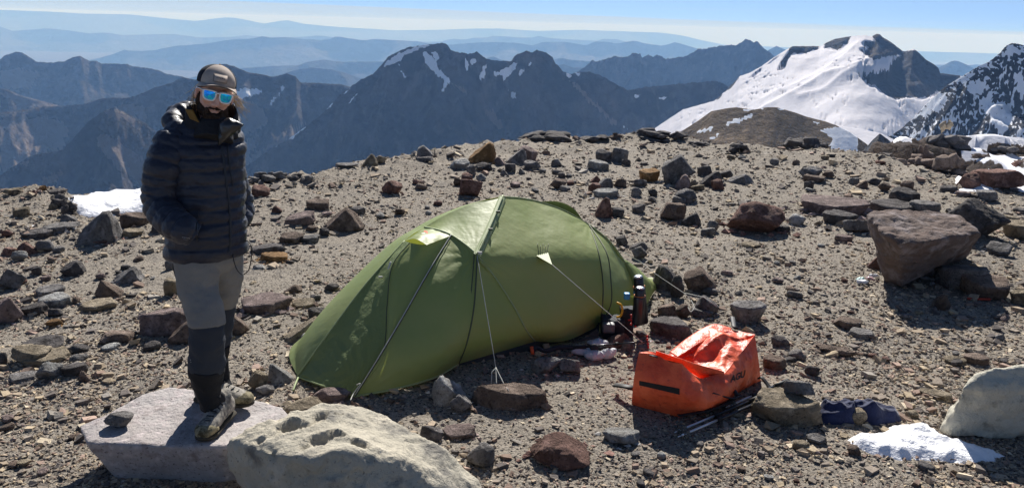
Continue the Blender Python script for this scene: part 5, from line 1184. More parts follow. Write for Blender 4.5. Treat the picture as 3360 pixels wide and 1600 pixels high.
S = coons(YP((607, 358, 3.60), (630, 360, 3.575)), YP((622, 388, 3.565), (652, 402, 3.545)), YP((607, 358, 3.60), (622, 388, 3.565)), YP((630, 360, 3.575), (652, 402, 3.545)), 8, 8); V_, F2 = thick(S, 0.006); sub('hood_lining', mesh_np('hood_lining', V_, F2), mat('mustard_lining', (0.20, 0.10, 0.015), 0.7), man)
gt = tube(np.array([at_y(700, 462, 3.62), at_y(702, 440, 3.635), at_y(704, 420, 3.645), at_y(704, 400, 3.665)]), [.088, .084, .078, .070], 24); cg, fg, ng = remeshed(*gt, 0.007, 3); cg = cg+ng*(0.006*(ridged(cg[:, 0]*8, cg[:, 1]*8, cg[:, 2]*22, 3)-0.6))[:, None]; sub('neck_gaiter', mesh_np('neck_gaiter', cg, fg), SOFT, man)
# ---- head: local frame x = his left (viewer's right), y = back, z = up
hy, hr, hp = R(26), R(15), R(-3)
MZ = np.array([[math.cos(hy), -math.sin(hy), 0], [math.sin(hy), math.cos(hy), 0], [0, 0, 1]]); MR = np.array([[math.cos(hr), 0, math.sin(hr)], [0, 1, 0], [-math.sin(hr), 0, math.cos(hr)]]); MP = np.array([[1, 0, 0], [0, math.cos(hp), -math.sin(hp)], [0, math.sin(hp), math.cos(hp)]])
HM = MR@MZ@MP; HC = at_y(707, 303, 3.68)
def H(*p): return HC+HM@np.array(p, float)
def hell(c, r, s=3): return ell(H(*c), r, HM, s)
hp_ = [hell((0, .018, .035), (.076, .096, .088)), hell((0, -.010, -.030), (.064, .072, .078)), hell((0, -.034, -.078), (.040, .040, .034)), hell((0, -.073, .006), (.050, .022, .020)),
       hell((0, -.093, -.028), (.013, .016, .024)), hell((0, -.101, -.043), (.017, .013, .011)), hell((-.012, -.092, -.047), (.010, .010, .008)), hell((.012, -.092, -.047), (.010, .010, .008)), hell((0, -.076, -.074), (.022, .009, .005)), hell((0, -.075, -.082), (.019, .010, .006)),
       hell((-.038, -.060, -.030), (.026, .024, .020)), hell((.038, -.060, -.030), (.026, .024, .020)), hell((-.078, .018, -.020), (.008, .018, .030)), hell((.078, .018, -.020), (.008, .018, .030)), hell((0, .04, -.09), (.055, .055, .07)),
       tube(np.array([H(0, .03, -.06), at_y(700, 400, 3.68), at_y(695, 470, 3.70)]), [.058, .058, .07], 20)]
# the rest of the body, under the clothes, down to the ankles
def limb(K, n=20): T = dense(K, n); return tube(np.array([at_y(*a[:3]) for a in T]), T[:, 3]*0.5, 20)
RL = [[648, 850, 3.62, .085], [655, 950, 3.58, .072], [680, 1060, 3.53, .060], [678, 1150, 3.54, .058], [678, 1230, 3.56, .05], [694, 1340, 3.56, .040]]
LL = [[735, 850, 3.72, .080], [738, 950, 3.76, .068], [730, 1050, 3.80, .056], [722, 1150, 3.83, .054], [722, 1220, 3.84, .046], [730, 1285, 3.84, .038]]
tb_ = dense([[658, 440, 3.73, .16, .09], [690, 560, 3.69, .15, .11], [686, 700, 3.68, .13, .10], [684, 840, 3.67, .115, .085], [686, 865, 3.67, .08, .06]], 20)
hp_ += [ring_loft(np.array([at_y(*a[:3]) for a in tb_]), tb_[:, 3], tb_[:, 4], [YAW]*20, 32), limb(RL), limb(LL), limb([[596, 455, 3.67, .05], [540, 545, 3.58, .05], [532, 665, 3.55, .045], [604, 748, 3.43, .035]]), limb([[735, 455, 3.80, .045], [762, 550, 3.88, .045], [790, 665, 3.92, .04], [770, 735, 3.82, .03]])]
co, fc, nr_ = remeshed(*merge(hp_), 0.0055, 3, 0.5); sub('body', mesh_np('body', co, fc), SKIN, man)
# ---- beard, hair, cap, glasses
BEARD = mat('dark_brown_beard', (0.030, 0.017, 0.011), 0.8, 0.2, noise=[(60, 3, .45, .6, (0.05, 0.03, 0.018))], bump=[(90, 4, 0.008)], coord='World')
HAIR = mat('light_brown_hair', (0.40, 0.28, 0.15), 0.6, 0.3, bump=[(120, 3, 0.003)])
bd = [hell((0, -.052, -.104), (.046, .040, .030)), hell((0, -.078, -.100), (.030, .018, .014)), hell((-.045, -.010, -.082), (.022, .043, .032)), hell((.045, -.010, -.082), (.022, .043, .032)), hell((-.030, -.050, -.092), (.020, .026, .020)), hell((.030, -.050, -.092), (.020, .026, .020)), hell((0, -.083, -.088), (.012, .008, .005), 2), hell((0, -.074, -.098), (.026, .018, .012)),
      hell((-.066, .008, -.045), (.010, .018, .036)), hell((.066, .008, -.045), (.010, .018, .036)), hell((-.017, -.091, -.062), (.017, .009, .006), 2), hell((.017, -.091, -.062), (.017, .009, .006), 2), hell((-.034, -.078, -.074), (.008, .010, .014), 2), hell((.034, -.078, -.074), (.008, .010, .014), 2)]
co, fc, nr_ = remeshed(*merge(bd), 0.0042, 2); co = co+nr_*(0.006*fbm(co[:, 0]*55, co[:, 1]*55, co[:, 2]*38, 3))[:, None]; sub('beard', mesh_np('beard', co, fc), BEARD, man)
hv = []
rg = np.random.default_rng(5)
for side, n in ((-1, 34), (1, 30)):
    for i in range(n):
        a = H(side*.070, .02+.05*rg.random(), .02-.03*rg.random()); ln = rg.uniform(.05, .12); dx = side*rg.uniform(.01, .055)
        p = [a, a+np.array([dx*.5, rg.uniform(-.01, .03), -ln*.35]), a+np.array([dx+rg.normal(0, .012), rg.uniform(-.01, .05), -ln*.7]), a+np.array([dx*1.2+rg.normal(0, .015), rg.uniform(0, .05), -ln])]
        hv.append(tube(spline(p, 7), np.linspace(.0017, .0006, 7), 4))
hv.append(hell((0, .065, -.03), (.074, .05, .06), 2))
sub('hair', mesh_np('hair', *merge(hv)), HAIR, man)
# cap
def dome(a0, a1, r=(.0865, .108, .078), c=(0, .016, .048), n=40, m=16, z0=-0.18):
    P = []
    for j in range(m):
        ph = z0+(math.pi/2-z0)*j/(m-1)
        for i in range(n):
            a = a0+(a1-a0)*i/(n-1); P.append(H(c[0]+r[0]*math.cos(ph)*math.cos(a), c[1]+r[1]*math.cos(ph)*math.sin(a), c[2]+r[2]*math.sin(ph)))
    return np.array(P).reshape(m, n, 3)
CAPT = mat('tan_cap_cloth', (0.34, 0.275, 0.23), 0.85, 0.2, noise=[(14, 4, .42, .62, (0.42, 0.36, 0.31))], bump=[(160, 2, 0.0006)]); CAPD = mat('navy_cap_mesh', (0.014, 0.016, 0.026), 0.85, 0.2, bump=[(260, 1, 0.001)])
cap = empty('cap', H(0, 0, .05), 'x', 'x'); del cap['label'], cap['category']; cap.parent = man; cap.matrix_parent_inverse = Matrix.Translation(-Vector(man.location))
def csub(name, V_, F2, m):
    o = obj(name, mesh_np(name, V_, F2), m); o.parent = cap; o.matrix_parent_inverse = Matrix.Translation(-cap.location); return o
V_, F2 = thick(dome(R(-150), R(-30), n=40), -0.004); csub('front_panel', V_, F2, CAPT)
V_, F2 = thick(dome(R(-30), R(210), n=60), -0.004); csub('mesh_panel', V_, F2, CAPD)
br = []
for j, t in enumerate(np.linspace(0, 1, 12)):
    for i, a in enumerate(np.linspace(R(-158), R(-22), 30)):
        rx = .0875+.008*t; ry = .108+.078*t; cx = math.cos(a); sx = math.sin(a)
        br.append(H(rx*cx*(1-.03*t), .016+ry*sx, .044+0.010*t-4.6*(rx*cx)**2*(.25+.75*t)))
br = np.array(br).reshape(12, 30, 3); V_, F2 = thick(br, 0.003); csub('brim', V_, F2, CAPT)
br2 = br-HM@np.array([0, 0, 0.0035]); V_, F2 = thick(br2, -0.001) ; csub('brim_underside', V_-HM@np.array([0, 0, 0.002]), F2, CAPD)
pt = []
for z_ in (.058, .075, .092):
    for x_ in (-.030, -.01, .01, .030): 
        cz_ = (z_-.048)/.078; k = math.sqrt(max(0, 1-cz_**2)); yy = .016-.108*math.sqrt(max(0, k*k-(x_/.0865)**2)); pt.append(H(x_, yy-.004, z_))
pt = np.array(pt).reshape(3, 4, 3); V_, F2 = thick(pt, 0.001); csub('badge', V_, F2, mat('badge_cloth', (0.20, 0.175, 0.155), 0.8)); V_, F2 = thick(pt.mean((0, 1))+(pt-pt.mean((0, 1)))*np.array([.88, 1, .8])-HM@np.array([0, .0035, 0]), 0.0015); csub('badge_face', V_, F2, CAPT)
for k in range(5): b_ = box((0, 0, 0), (.0035, .002, .003+.003*(k % 2))); csub('badge_mark', (b_[0]@HM.T)+H(-.016+.008*k, -.0915, .077), b_[1], CAPD)
b_ = ell(H(0, .016, .127), (.006, .006, .004), HM, 1); csub('button', *b_, CAPT)
# glasses
gl = empty('sunglasses', H(0, -.09, 0), 'x', 'x'); del gl['label'], gl['category']; gl.parent = man; gl.matrix_parent_inverse = Matrix.Translation(-Vector(man.location))
FR = mat('white_plastic_frame', (0.85, 0.84, 0.82), 0.4, 0.5); LENS = mat('blue_mirror_lens', (0.03, 0.30, 0.85), 0.12, 0.8, metallic=0.9, noise=[(45, 3, .45, .6, (0.02, 0.62, 0.85))])
def gsub(name, V_, F2, m, sm=True):
    o = obj(name, mesh_np(name, V_, F2, sm), m); o.parent = gl; o.matrix_parent_inverse = Matrix.Translation(-gl.location); return o
fr = []
for sd_ in (-1, 1):
    out = [(0.004, .018), (.028, .0205), (.054, .018), (.058, .010), (.055, -.010), (.047, -.021), (.030, -.024), (.013, -.021), (.005, -.006)]
    loop = []
    for (x_, z_) in out: loop.append((sd_*(x_+.004), -.100+.24*abs(x_)**1.0*abs(x_)*14*0.9, z_-.004))
    L_ = np.array([H(*p) for p in loop]); Lp = spline(np.concatenate([L_, L_[:1]]), 50); fr.append(tube(np.concatenate([Lp, Lp[1:2]]), .0036, 8))
    cc = L_.mean(0)-HM@np.array([0, .006, 0]); n = len(Lp); gsub('lens', np.concatenate([[cc], Lp[:-1], [cc+HM@np.array([0, .004, 0])], Lp[:-1]+HM@np.array([0, .003, 0])]), [(0, i+1, (i+1) % (n-1)+1) for i in range(n-1)]+[(n, n+1+(i+1) % (n-1), n+1+i) for i in range(n-1)], LENS)
    tp0 = loop[3]; fr.append(tube(np.array([H(tp0[0]*.98, tp0[1], .010), H(sd_*.074, -.055, .012), H(sd_*.080, .0, .006), H(sd_*.080, .03, -.004)]), [.0055, .005, .0042, .0035], 8, squash=0.6))
fr.append(tube(np.array([H(-.010, -.100, .008), H(0, -.104, .011), H(.010, -.100, .008)]), .0036, 8))
V_, F2 = merge(fr); gsub('frame', V_, F2, FR)
# ---- trousers
def trs(K, n=90, seed=0, pw=2.1):
    T = dense(K, n); P = np.array([at_y(*a[:3]) for a in T]); return P, T
def leg_loft(K, seed, t0=0, t1=1, n=120):
    P, T = trs(K, n); P = P[int(t0*n):int(t1*n)+1]; T = T[int(t0*n):int(t1*n)+1]
    V_, F2 = tube(P, T[:, 3], 40); V2 = V_.reshape(len(P), 40, 3); c = P[:, None]; d_ = V2-c; rr_ = np.linalg.norm(d_, axis=2, keepdims=True)
    w = 0.010*(ridged(V_[:, 0]*7+seed, V_[:, 1]*7, V_[:, 2]*13+V_[:, 0]*9, 3)-0.65)+0.006*fbm(V_[:, 0]*11, V_[:, 1]*11, V_[:, 2]*16+seed, 2)
    V2 = V2+d_/rr_*w.reshape(len(P), 40, 1); return V2.reshape(-1, 3), F2
RK = [[646, 815, 3.63, .100], [647, 870, 3.61, .104], [652, 950, 3.58, .090], [672, 1020, 3.54, .084], [679, 1080, 3.52, .082], [679, 1150, 3.54, .084], [677, 1210, 3.56, .084], [682, 1270, 3.57, .066], [692, 1318, 3.565, .056], [694, 1338, 3.565, .054]]
LK = [[728, 815, 3.72, .094], [736, 870, 3.74, .088], [736, 940, 3.77, .078], [728, 1000, 3.80, .070], [718, 1080, 3.82, .068], [708, 1160, 3.85, .064], [714, 1230, 3.86, .058], [728, 1282, 3.85, .052]]
def trouser_part(name, pieces, m, vox=0.0065, parent=man):
    co, fc, nr_ = remeshed(*merge(pieces), vox, 2); return sub(name, mesh_np(name, co, fc), m, parent)
pel = ring_loft(np.array([at_y(684, 812, 3.67), at_y(686, 850, 3.67), at_y(690, 885, 3.67)]), [.155, .15, .10], [.118, .118, .09], [YAW]*3, 40)
trou = trouser_part('trousers', [pel, leg_loft([k[:3]+[k[3]+.004] for k in RK], 1, 0, .42), leg_loft([k[:3]+[k[3]+.004] for k in LK], 2, 0, .40)], GREYT)
for (K, s_, a_, b2) in ((RK, 1, .40, .66), (LK, 2, .38, .66)): V_, F2 = leg_loft(K, s_, a_, b2); V_ = V_; o = sub('knee_panel', mesh_np('knee_panel', V_+0, F2), DKT, trou if False else man)
for (K, s_, a_, b2) in ((RK, 5, .64, 1.0), (LK, 6, .64, 1.0)):
    K2 = [k[:3]+[k[3]+.001] for k in K]; V_, F2 = leg_loft(K2, s_, a_, b2); sub('trouser_leg', mesh_np('trouser_leg', V_, F2), BKT, man)
sub('hip_panel', mesh_np('hip_panel', *tube(np.array([at_y(578, 836, 3.60), at_y(578, 880, 3.585), at_y(592, 935, 3.56), at_y(612, 985, 3.53)]), [.022, .024, .018, .010], 10, squash=.6)), BKT, man)
# cord hanging at the right hip
sub('drawcord', mesh_np('drawcord', *tube(spline(YP((790, 795, 3.70), (812, 790, 3.66), (826, 812, 3.62), (824, 850, 3.62), (816, 885, 3.62), (800, 900, 3.64)), 30), .0028, 6)), BLACK, man)
sub('drawcord', mesh_np('drawcord', *tube(spline(YP((762, 818, 3.60), (768, 858, 3.58), (780, 888, 3.58), (796, 902, 3.62)), 20), .0022, 6)), BLACK, man)
for k in range(9):
    a_ = at_y(625+k*1.2, 1180+k*7, 3.478+k*.002); b_ = ell(a_, (.002, .003, .0022 if k % 2 else .004), None, 1); sub('printed_mark', mesh_np('printed_mark', *b_), LOGO, man)
# ---- boots
BOOT = mat('dusty_hiking_boot', (0.30, 0.275, 0.24), 0.9, 0.2, noise=[(22, 5, .42, .6, (0.11, 0.105, 0.10)), (50, 4, .52, .66, (0.42, 0.39, 0.32))], bump=[(60, 4, 0.003)], coord='World'); RUB = mat('dusty_rubber_rand', (0.27, 0.235, 0.15), 0.9, 0.2, noise=[(40, 5, .42, .62, (0.06, 0.052, 0.03))], bump=[(70, 4, 0.003)], coord='World'); SOLE = mat('dark_rubber_sole', (0.05, 0.045, 0.035), 0.9, 0.2, bump=[(80, 2, .004)], coord='World')
def boot(heel, toe, z, ankle):
    """heel and toe on the ground (x, y); boot root at the ball"""
    h = np.array([*heel, z]); t = np.array([*toe, z]); ax = (t-h); L_ = np.linalg.norm(ax); ax /= L_; sd_ = np.array([-ax[1], ax[0], 0]); up_ = np.array([0, 0, 1.0])
    r = empty('boot', tuple(h), 'x', 'x'); del r['label'], r['category']; r.parent = man; r.matrix_parent_inverse = Matrix.Translation(-Vector(man.location))
    def bs(name, V_, F2, m, sm=True): o = obj(name, mesh_np(name, V_, F2, sm), m); o.parent = r; o.matrix_parent_inverse = Matrix.Translation(-r.location); return o
    def sect(x, w, z0, z1, n=18, flat=3.0):
        P = []
        for a in np.linspace(0, 2*np.pi, n, endpoint=False):
            c, s = math.cos(a), math.sin(a); P.append(h+ax*x*L_+sd_*w*np.sign(c)*abs(c)**(2/flat)+up_*((z0+z1)/2+(z1-z0)/2*np.sign(s)*abs(s)**(2/2.4)))
        return P
    def body(secs, n=18):
        V_ = np.concatenate([sect(*s, n=n) for s in secs]); m = len(secs); return V_, [tuple(f) for f in grid_faces(m, n, True).tolist()]+[tuple(range(n))[::-1], tuple(range((m-1)*n, m*n))]
    upr = body([(-.02, .020, .02, .09), (.02, .034, .02, .115), (.12, .040, .02, .13), (.28, .041, .02, .135), (.42, .042, .02, .122), (.58, .047, .02, .100), (.74, .051, .02, .082), (.88, .048, .02, .068), (.97, .034, .02, .055), (1.0, .015, .025, .045)])
    a_ = np.array(ankle); shaft = tube(np.array([h+ax*.16*L_+up_*.06, h+ax*.15*L_+up_*.12, a_]), [.045, .048, .050], 20)
    co, fc, nr_ = remeshed(*merge([upr, shaft]), 0.006, 3); co = co+nr_*(0.002*fbm(co[:, 0]*40, co[:, 1]*40, co[:, 2]*40, 3))[:, None]; bs('upper', co, fc, BOOT)
    bs('sole', *body([(-.03, .026, 0, .022), (.02, .040, 0, .026), (.15, .043, 0, .026), (.38, .040, 0, .024), (.60, .050, 0, .024), (.76, .056, 0, .024), (.90, .052, 0, .026), (.99, .036, .004, .028), (1.03, .016, .008, .028)]), SOLE)
    bs('toe_rand', *body([(.74, .054, .018, .060), (.84, .0535, .018, .070), (.93, .046, .018, .066), (.99, .034, .018, .056), (1.02, .018, .02, .045)]), RUB)
    for k in range(5):
        x = .42+.085*k; zz = .128-.013*k; w = .030; p0 = h+ax*x*L_+up_*zz; bs('lace', *tube(np.array([p0-sd_*w-up_*.016, p0-sd_*w*.5+up_*.002, p0+up_*.004+ax*.006, p0+sd_*w*.5+up_*.002, p0+sd_*w-up_*.016]), .003, 6), BLACK)
    tg = a_+ax*.045; bs('tongue', *ell(h+ax*.32*L_+up_*.125, (.03, .03, .05), None, 2), SOFT)
zt = SLAB_Z+0.003
bh = at_z(722., 1388., zt); bt = at_z(662., 1446., zt); bt2 = bh+(bt-bh)/np.linalg.norm(bt-bh)*.285; shift = bt-bt2
boot((bh+shift)[:2], bt[:2], zt-.004, at_y(694, 1326, 3.565))
b1 = at_z(648., 1308., zt); b2 = at_z(826., 1326., zt); boot(b1[:2], b2[:2], zt-.006, at_y(726, 1268, 3.85))
# ================================================================== orange duffel bag
TARP = mat('orange_tarpaulin', (0.85, 0.145, 0.050), 0.46, 0.4, noise=[(5, 5, .42, .62, (0.66, 0.070, 0.022)), (30, 4, .58, .70, (0.52, 0.06, 0.025))], bump=[(9, 5, 0.018), (160, 2, 0.0006)], coat=0.0, coord='World')
bag = empty('duffel_bag', (1.2, 4.45, 0), 'half-collapsed orange-red expedition duffel bag with black straps beside the tent', 'bag')
BL = hit(2072, 1330); BR = hit(2226, 1370); FR_ = hit(2496, 1248); BL[2] = BR[2] = 0.005
TL = at_y(2096, 1156, 4.34); TR = at_y(2238, 1192, 4.19)
sideT = np.array([TR, *YP((2268, 1222, 4.23), (2300, 1240, 4.27), (2345, 1228, 4.32), (2378, 1222, 4.35), (2412, 1180, 4.50), (2445, 1140, 4.62), (2477, 1098, 4.72))])
sideB = np.array([BR, *YP((2330, 1346, 4.22)), hit(2400, 1300), FR_])
backT = np.array([TL, *YP((2130, 1152, 4.42), (2165, 1158, 4.52), (2200, 1158, 4.66), (2265, 1108, 4.80), (2335, 1071, 4.92), (2405, 1082, 4.90), (2477, 1096, 4.78))])
backB = np.array([BL, BL+np.array([.3, .28, 0]), FR_+np.array([-.22, .25, 0])])
def bp(name, S, m=TARP, parent=bag, **k):
    S2 = cloth(S, **k); sub(name, mesh_np(name, S2.reshape(-1, 3), patch_faces(S2)), m, parent); return S2
E1 = bp('end_panel', coons(np.array([TL, *YP((2150, 1163, 4.29), (2200, 1186, 4.23)), TR]), np.array([BL, BR]), np.array([TL, *YP((2080, 1240, 4.27)), BL]), np.array([TR, *YP((2234, 1290, 4.13)), BR]), 40, 40), sag=-0.012, wr=0.004, seed=3)
SD = bp('side_panel', coons(sideT, sideB, np.array([TR, *YP((2234, 1290, 4.13)), BR]), np.array([sideT[-1], *YP((2489, 1180, 4.68)), FR_]), 90, 46), sag=-0.03, wr=0.022, seed=5, freq=9)
S = coons(backT, sideT, np.array([TL, TR]), np.array([backT[-1], sideT[-1]]), 110, 50); nv, nu = S.shape[:2]; a = np.linspace(0, 1, nu)[None]; b = np.linspace(0, 1, nv)[:, None]
S[..., 2] += -0.15*np.exp(-((a-.24)/.11)**2)*np.sin(np.pi*b)**.8+0.05*np.exp(-((a-.66)/.13)**2)*np.sin(np.pi*b)+0.035*np.maximum(0, 1-np.abs(b-0.35-(a-.3)*.45)/.16)*sstep(.35, .5, a)*(1-sstep(.85, .97, a))-0.03*np.exp(-((b-.62)/.12)**2)*sstep(.4, .55, a)
TPB = bp('top_panel', S, wr=0.026, seed=8, freq=8)
bp('back_panel', coons(backT, backB, np.array([TL, BL]), np.array([backT[-1], backB[-1]]), 60, 20), wr=0.01, seed=9)
bp('far_panel', coons(np.array([sideT[-1], backT[-1]]), np.array([FR_, backB[-1]]), np.array([sideT[-1], *YP((2489, 1180, 4.68)), FR_]), np.array([backT[-1], backB[-1]]), 14, 24), wr=0.01, seed=10)
fT = YP((2152, 1150, 4.36), (2230, 1176, 4.30), (2300, 1198, 4.31), (2376, 1218, 4.34)); fB = YP((2153, 1172, 4.38), (2240, 1205, 4.38), (2310, 1245, 4.36), (2380, 1262, 4.33))
S = coons(fT, fB, np.array([fT[0], fB[0]]), np.array([fT[-1], fB[-1]]), 50, 14); S = cloth(S, -0.012, 0.012, 12, 14); V_, F2 = thick(S, 0.004); sub('flap', mesh_np('flap', V_, F2), TARP, bag)
fT = YP((2196, 1160, 4.62), (2262, 1108, 4.76), (2336, 1069, 4.90), (2400, 1081, 4.88)); fB = YP((2222, 1176, 4.52), (2290, 1136, 4.64), (2352, 1106, 4.76), (2398, 1088, 4.84))
S = coons(fT, fB, np.array([fT[0], fB[0]]), np.array([fT[-1], fB[-1]]), 50, 12); S[..., 2] += .012; S = cloth(S, -0.008, 0.008, 15, 14); V_, F2 = thick(S, 0.004); sub('flap', mesh_np('flap', V_, F2), TARP, bag)
ec = caster(E1.reshape(-1, 3), patch_faces(E1)); sc_ = caster(SD.reshape(-1, 3), patch_faces(SD)); tc_ = caster(TPB.reshape(-1, 3), patch_faces(TPB))
def band(cast, c0, c1, name, m, parent, n=16, off_=.003, t=.003):
    A = [];B = []
    for k in np.linspace(0, 1, n):
        pa = cast(c0[0][0]+(c0[1][0]-c0[0][0])*k, c0[0][1]+(c0[1][1]-c0[0][1])*k, off_); pb = cast(c1[0][0]+(c1[1][0]-c1[0][0])*k, c1[0][1]+(c1[1][1]-c1[0][1])*k, off_)
        if pa and pb: A.append(pa[0]); B.append(pb[0])
    if len(A) < 2: return
    V_, F2 = thick(np.array([A, B]), t); return sub(name, mesh_np(name, V_, F2, False), m, parent)
band(ec, ((2098, 1248), (2230, 1274)), ((2098, 1262), (2230, 1293)), 'strap', BLACK, bag)
def polytube(P, r, name, m, parent, sq=.4, n=8, sp=True): P = np.array(P); V_, F2 = tube(spline(P, 30) if sp and len(P) > 2 else P, r, n, squash=sq); return sub(name, mesh_np(name, V_, F2), m, parent)
polytube(YP((2328, 1338, 4.19), (2335, 1292, 4.21), (2352, 1292, 4.22), (2400, 1306, 4.28), (2432, 1296, 4.34)), .013, 'carry_handle', BLACK, bag)
polytube(YP((2392, 1255, 4.40), (2400, 1270, 4.37), (2412, 1284, 4.35), (2420, 1296, 4.33)), .014, 'buckle_strap', BLACK, bag); polytube(YP((2225, 1362, 4.11), (2290, 1352, 4.15), (2345, 1338, 4.2), (2410, 1308, 4.3)), .012, 'bottom_strap', BLACK, bag)
polytube(YP((2490, 1240, 4.62), (2500, 1238, 4.60), (2520, 1262, 4.55), (2535, 1285, 4.5)), .016, 'buckle_strap', BLACK, bag); polytube(YP((2132, 1164, 4.30), (2148, 1168, 4.27), (2158, 1172, 4.28)), .008, 'buckle', BLACK, bag, sp=False)
polytube(YP((2404, 1040, 5.05), (2408, 1070, 4.92), (2416, 1078, 4.88)), .016, 'buckle_strap', BLACK, bag, sp=False); polytube(YP((2018, 1262, 4.5), (2050, 1266, 4.45), (2080, 1272, 4.38)), .03, 'end_strap', BLACK, bag, sq=.3, sp=False)
# lettering on the side
tx = bpy.data.curves.new('lettering', 'FONT'); tx.body = 'AGU'; tx.size = 1.0; tx.offset = 0.03
to = bpy.data.objects.new('lettering', tx); col.objects.link(to); bpy.context.view_layer.update(); mt = to.evaluated_get(bpy.context.evaluated_depsgraph_get()).to_mesh()
tv = np.array([v.co[:] for v in mt.vertices]); tf_ = [tuple(p.vertices) for p in mt.polygons]; to.to_mesh_clear(); bpy.data.objects.remove(to)
w_ = tv[:, 0].max(); hh_ = 0.72; out = []; ok = True
for p in tv:
    a_, b_ = p[0]/w_, p[1]/hh_; u_ = 2396+46*a_+3*b_; v_ = 1254-20*a_-22*b_; q = sc_(u_, v_, .003)
    if q is None: q = (at_y(u_, v_, 4.4), None)
    out.append(q[0])
sub('lettering', mesh_np('lettering', np.array(out), tf_, False), BLACK, bag)
# ================================================================== trekking poles
POLE = mat('dark_pole_metal', (0.05, 0.052, 0.058), 0.3, 0.5, metallic=0.7); SILV = mat('silver_pole_metal', (0.62, 0.63, 0.65), 0.4, 0.5, metallic=0.6); REDP = mat('red_basket_plastic', (0.55, 0.035, 0.03), 0.5); GREYP = mat('grey_basket_plastic', (0.10, 0.10, 0.095), 0.6)
def star(c, n_, r, m, parent, name='basket', k=8):
    n_ = np.array(n_)/np.linalg.norm(n_); a = np.cross(n_, [0, 0, 1.0]); a /= np.linalg.norm(a); b = np.cross(n_, a); parts = []
    ring_ = [c+r*.62*(math.cos(t)*a+math.sin(t)*b) for t in np.linspace(0, 2*np.pi, 25)]; parts.append(tube(np.array(ring_+[ring_[1]]), .0035, 6))
    for i in range(k): t = 2*np.pi*i/k; d_ = math.cos(t)*a+math.sin(t)*b; parts.append(tube(np.array([c, c+d_*r*.6]), .003, 5)); parts.append(ell(c+d_*r*.85, (r*.18,)*3, None, 1))
    return sub(name, mesh_np(name, *merge(parts)), m, parent)
def pole(P0, P1, label, m2=SILV, basket=GREYP, r=.0095, br=.055):
    P0 = np.array(P0); P1 = np.array(P1); d_ = P1-P0; e = empty('trekking_pole', tuple(P0), label, 'trekking pole', 'trekking poles lying about the camp')
    def seg(a, b, rr, name, m): return sub(name, mesh_np(name, *tube(np.array([P0+d_*a, P0+d_*((a+b)/2), P0+d_*b]), rr, 10)), m, e)
    seg(0, .05, .0035, 'tip', SILV); seg(.04, .42, r*.75, 'lower_shaft', m2); seg(.42, .80, r, 'upper_shaft', POLE); seg(.40, .44, r*1.7, 'lock', BLACK); seg(.78, 1.0, .014, 'grip', BLACK); star(P0+d_*.06, d_, br, basket, e); return e
t1 = hit(2213, 1428)+np.array([0, 0, .02]); pole(t1, at_y(2520, 1290, 4.42), 'silver trekking pole with grey basket, front one under the duffel'); t2 = hit(2222, 1440)+np.array([0, -.01, .02]); pole(t2, at_y(2530, 1302, 4.36), 'second silver trekking pole, crossing just below the front one')
pole(hit(2380, 1350)+np.array([0, 0, .03]), at_y(2585, 1248, 4.62)+0, 'short trekking pole with white shaft section by the duffel', mat('white_pole_print', (.6, .6, .62), .4))
pole(at_y(2142, 1118, 5.02), at_y(1862, 1142, 5.08), 'dark trekking pole with red basket lying over the white bag', POLE, REDP, .008, .05)
pole(at_y(2090, 1053, 5.30), at_y(2020, 985, 6.0), 'trekking pole leaning by the tent end with red basket', POLE, REDP, .006, .055)
# ================================================================== bottles and bits at the tent's right end
BOT = mat('black_flask_metal', (0.014, 0.016, 0.022), 0.3, 0.5, metallic=0.3); CAPS = mat('steel_cap', (0.6, 0.62, 0.64), 0.3, .5, metallic=.8)
def flask(u, v, y, r, h, label, lean=0.0, cap_m=CAPS):
    b = at_y(u, v, y); b[2] = max(b[2], 0.0); e = empty('flask', tuple(b), label, 'bottle', 'bottles beside the tent'); ax = np.array([lean, 0.1*lean, 1.0]); ax /= np.linalg.norm(ax)
    prof = [(0, r*.9), (.01, r), (h*.74, r), (h*.80, r*.86)]; sub('body', mesh_np('body', *tube(np.array([b+ax*z for z, _ in prof]), [q for _, q in prof], 20)), BOT, e)
    prof = [(h*.80, r*.86), (h*.81, r*.84), (h*.97, r*.82), (h, r*.7)]; sub('cup', mesh_np('cup', *tube(np.array([b+ax*z for z, _ in prof]), [q for _, q in prof], 20)), BOT, e)
    prof = [(h*.995, r*.72), (h*1.015, r*.70), (h*1.03, r*.5)]; sub('lid', mesh_np('lid', *tube(np.array([b+ax*z for z, _ in prof]), [q for _, q in prof], 16)), cap_m, e)
    sub('ring', mesh_np('ring', *tube(np.array([b+ax*h*.785, b+ax*h*.80]), [r*1.0, r*1.0], 20)), mat('copper_ring', (.5, .2, .08), .4, .5, metallic=.7), e)
flask(2092, 1062, 5.28, .042, .27, 'black vacuum flask with steel lid, in front at the tent end'); flask(2108, 1058, 5.48, .045, .36, 'taller black flask leaning behind the first one', -.16)
e = empty('gear_pile', at_y(2040, 1075, 5.40), 'dark clutter of stove and bags at the tent end', 'camping gear')
def blob(name, c, s, m, seed, parent, amp=.01, vox=.007):
    b_ = box(c, s); co, fc, nr_ = remeshed(b_[0], b_[1], vox, 10, .6); co = co+nr_*(amp*fbm(co[:, 0]*18+seed, co[:, 1]*18, co[:, 2]*18, 3))[:, None]; return sub(name, mesh_np(name, co, fc), m, parent)
DK = mat('dark_gear_cloth', (0.02, 0.024, 0.032), .8, .3, bump=[(30, 4, .004)]); BLU = mat('blue_bottle_plastic', (.05, .30, .60), .4); YEL = mat('yellow_plastic', (.75, .38, .02), .45)
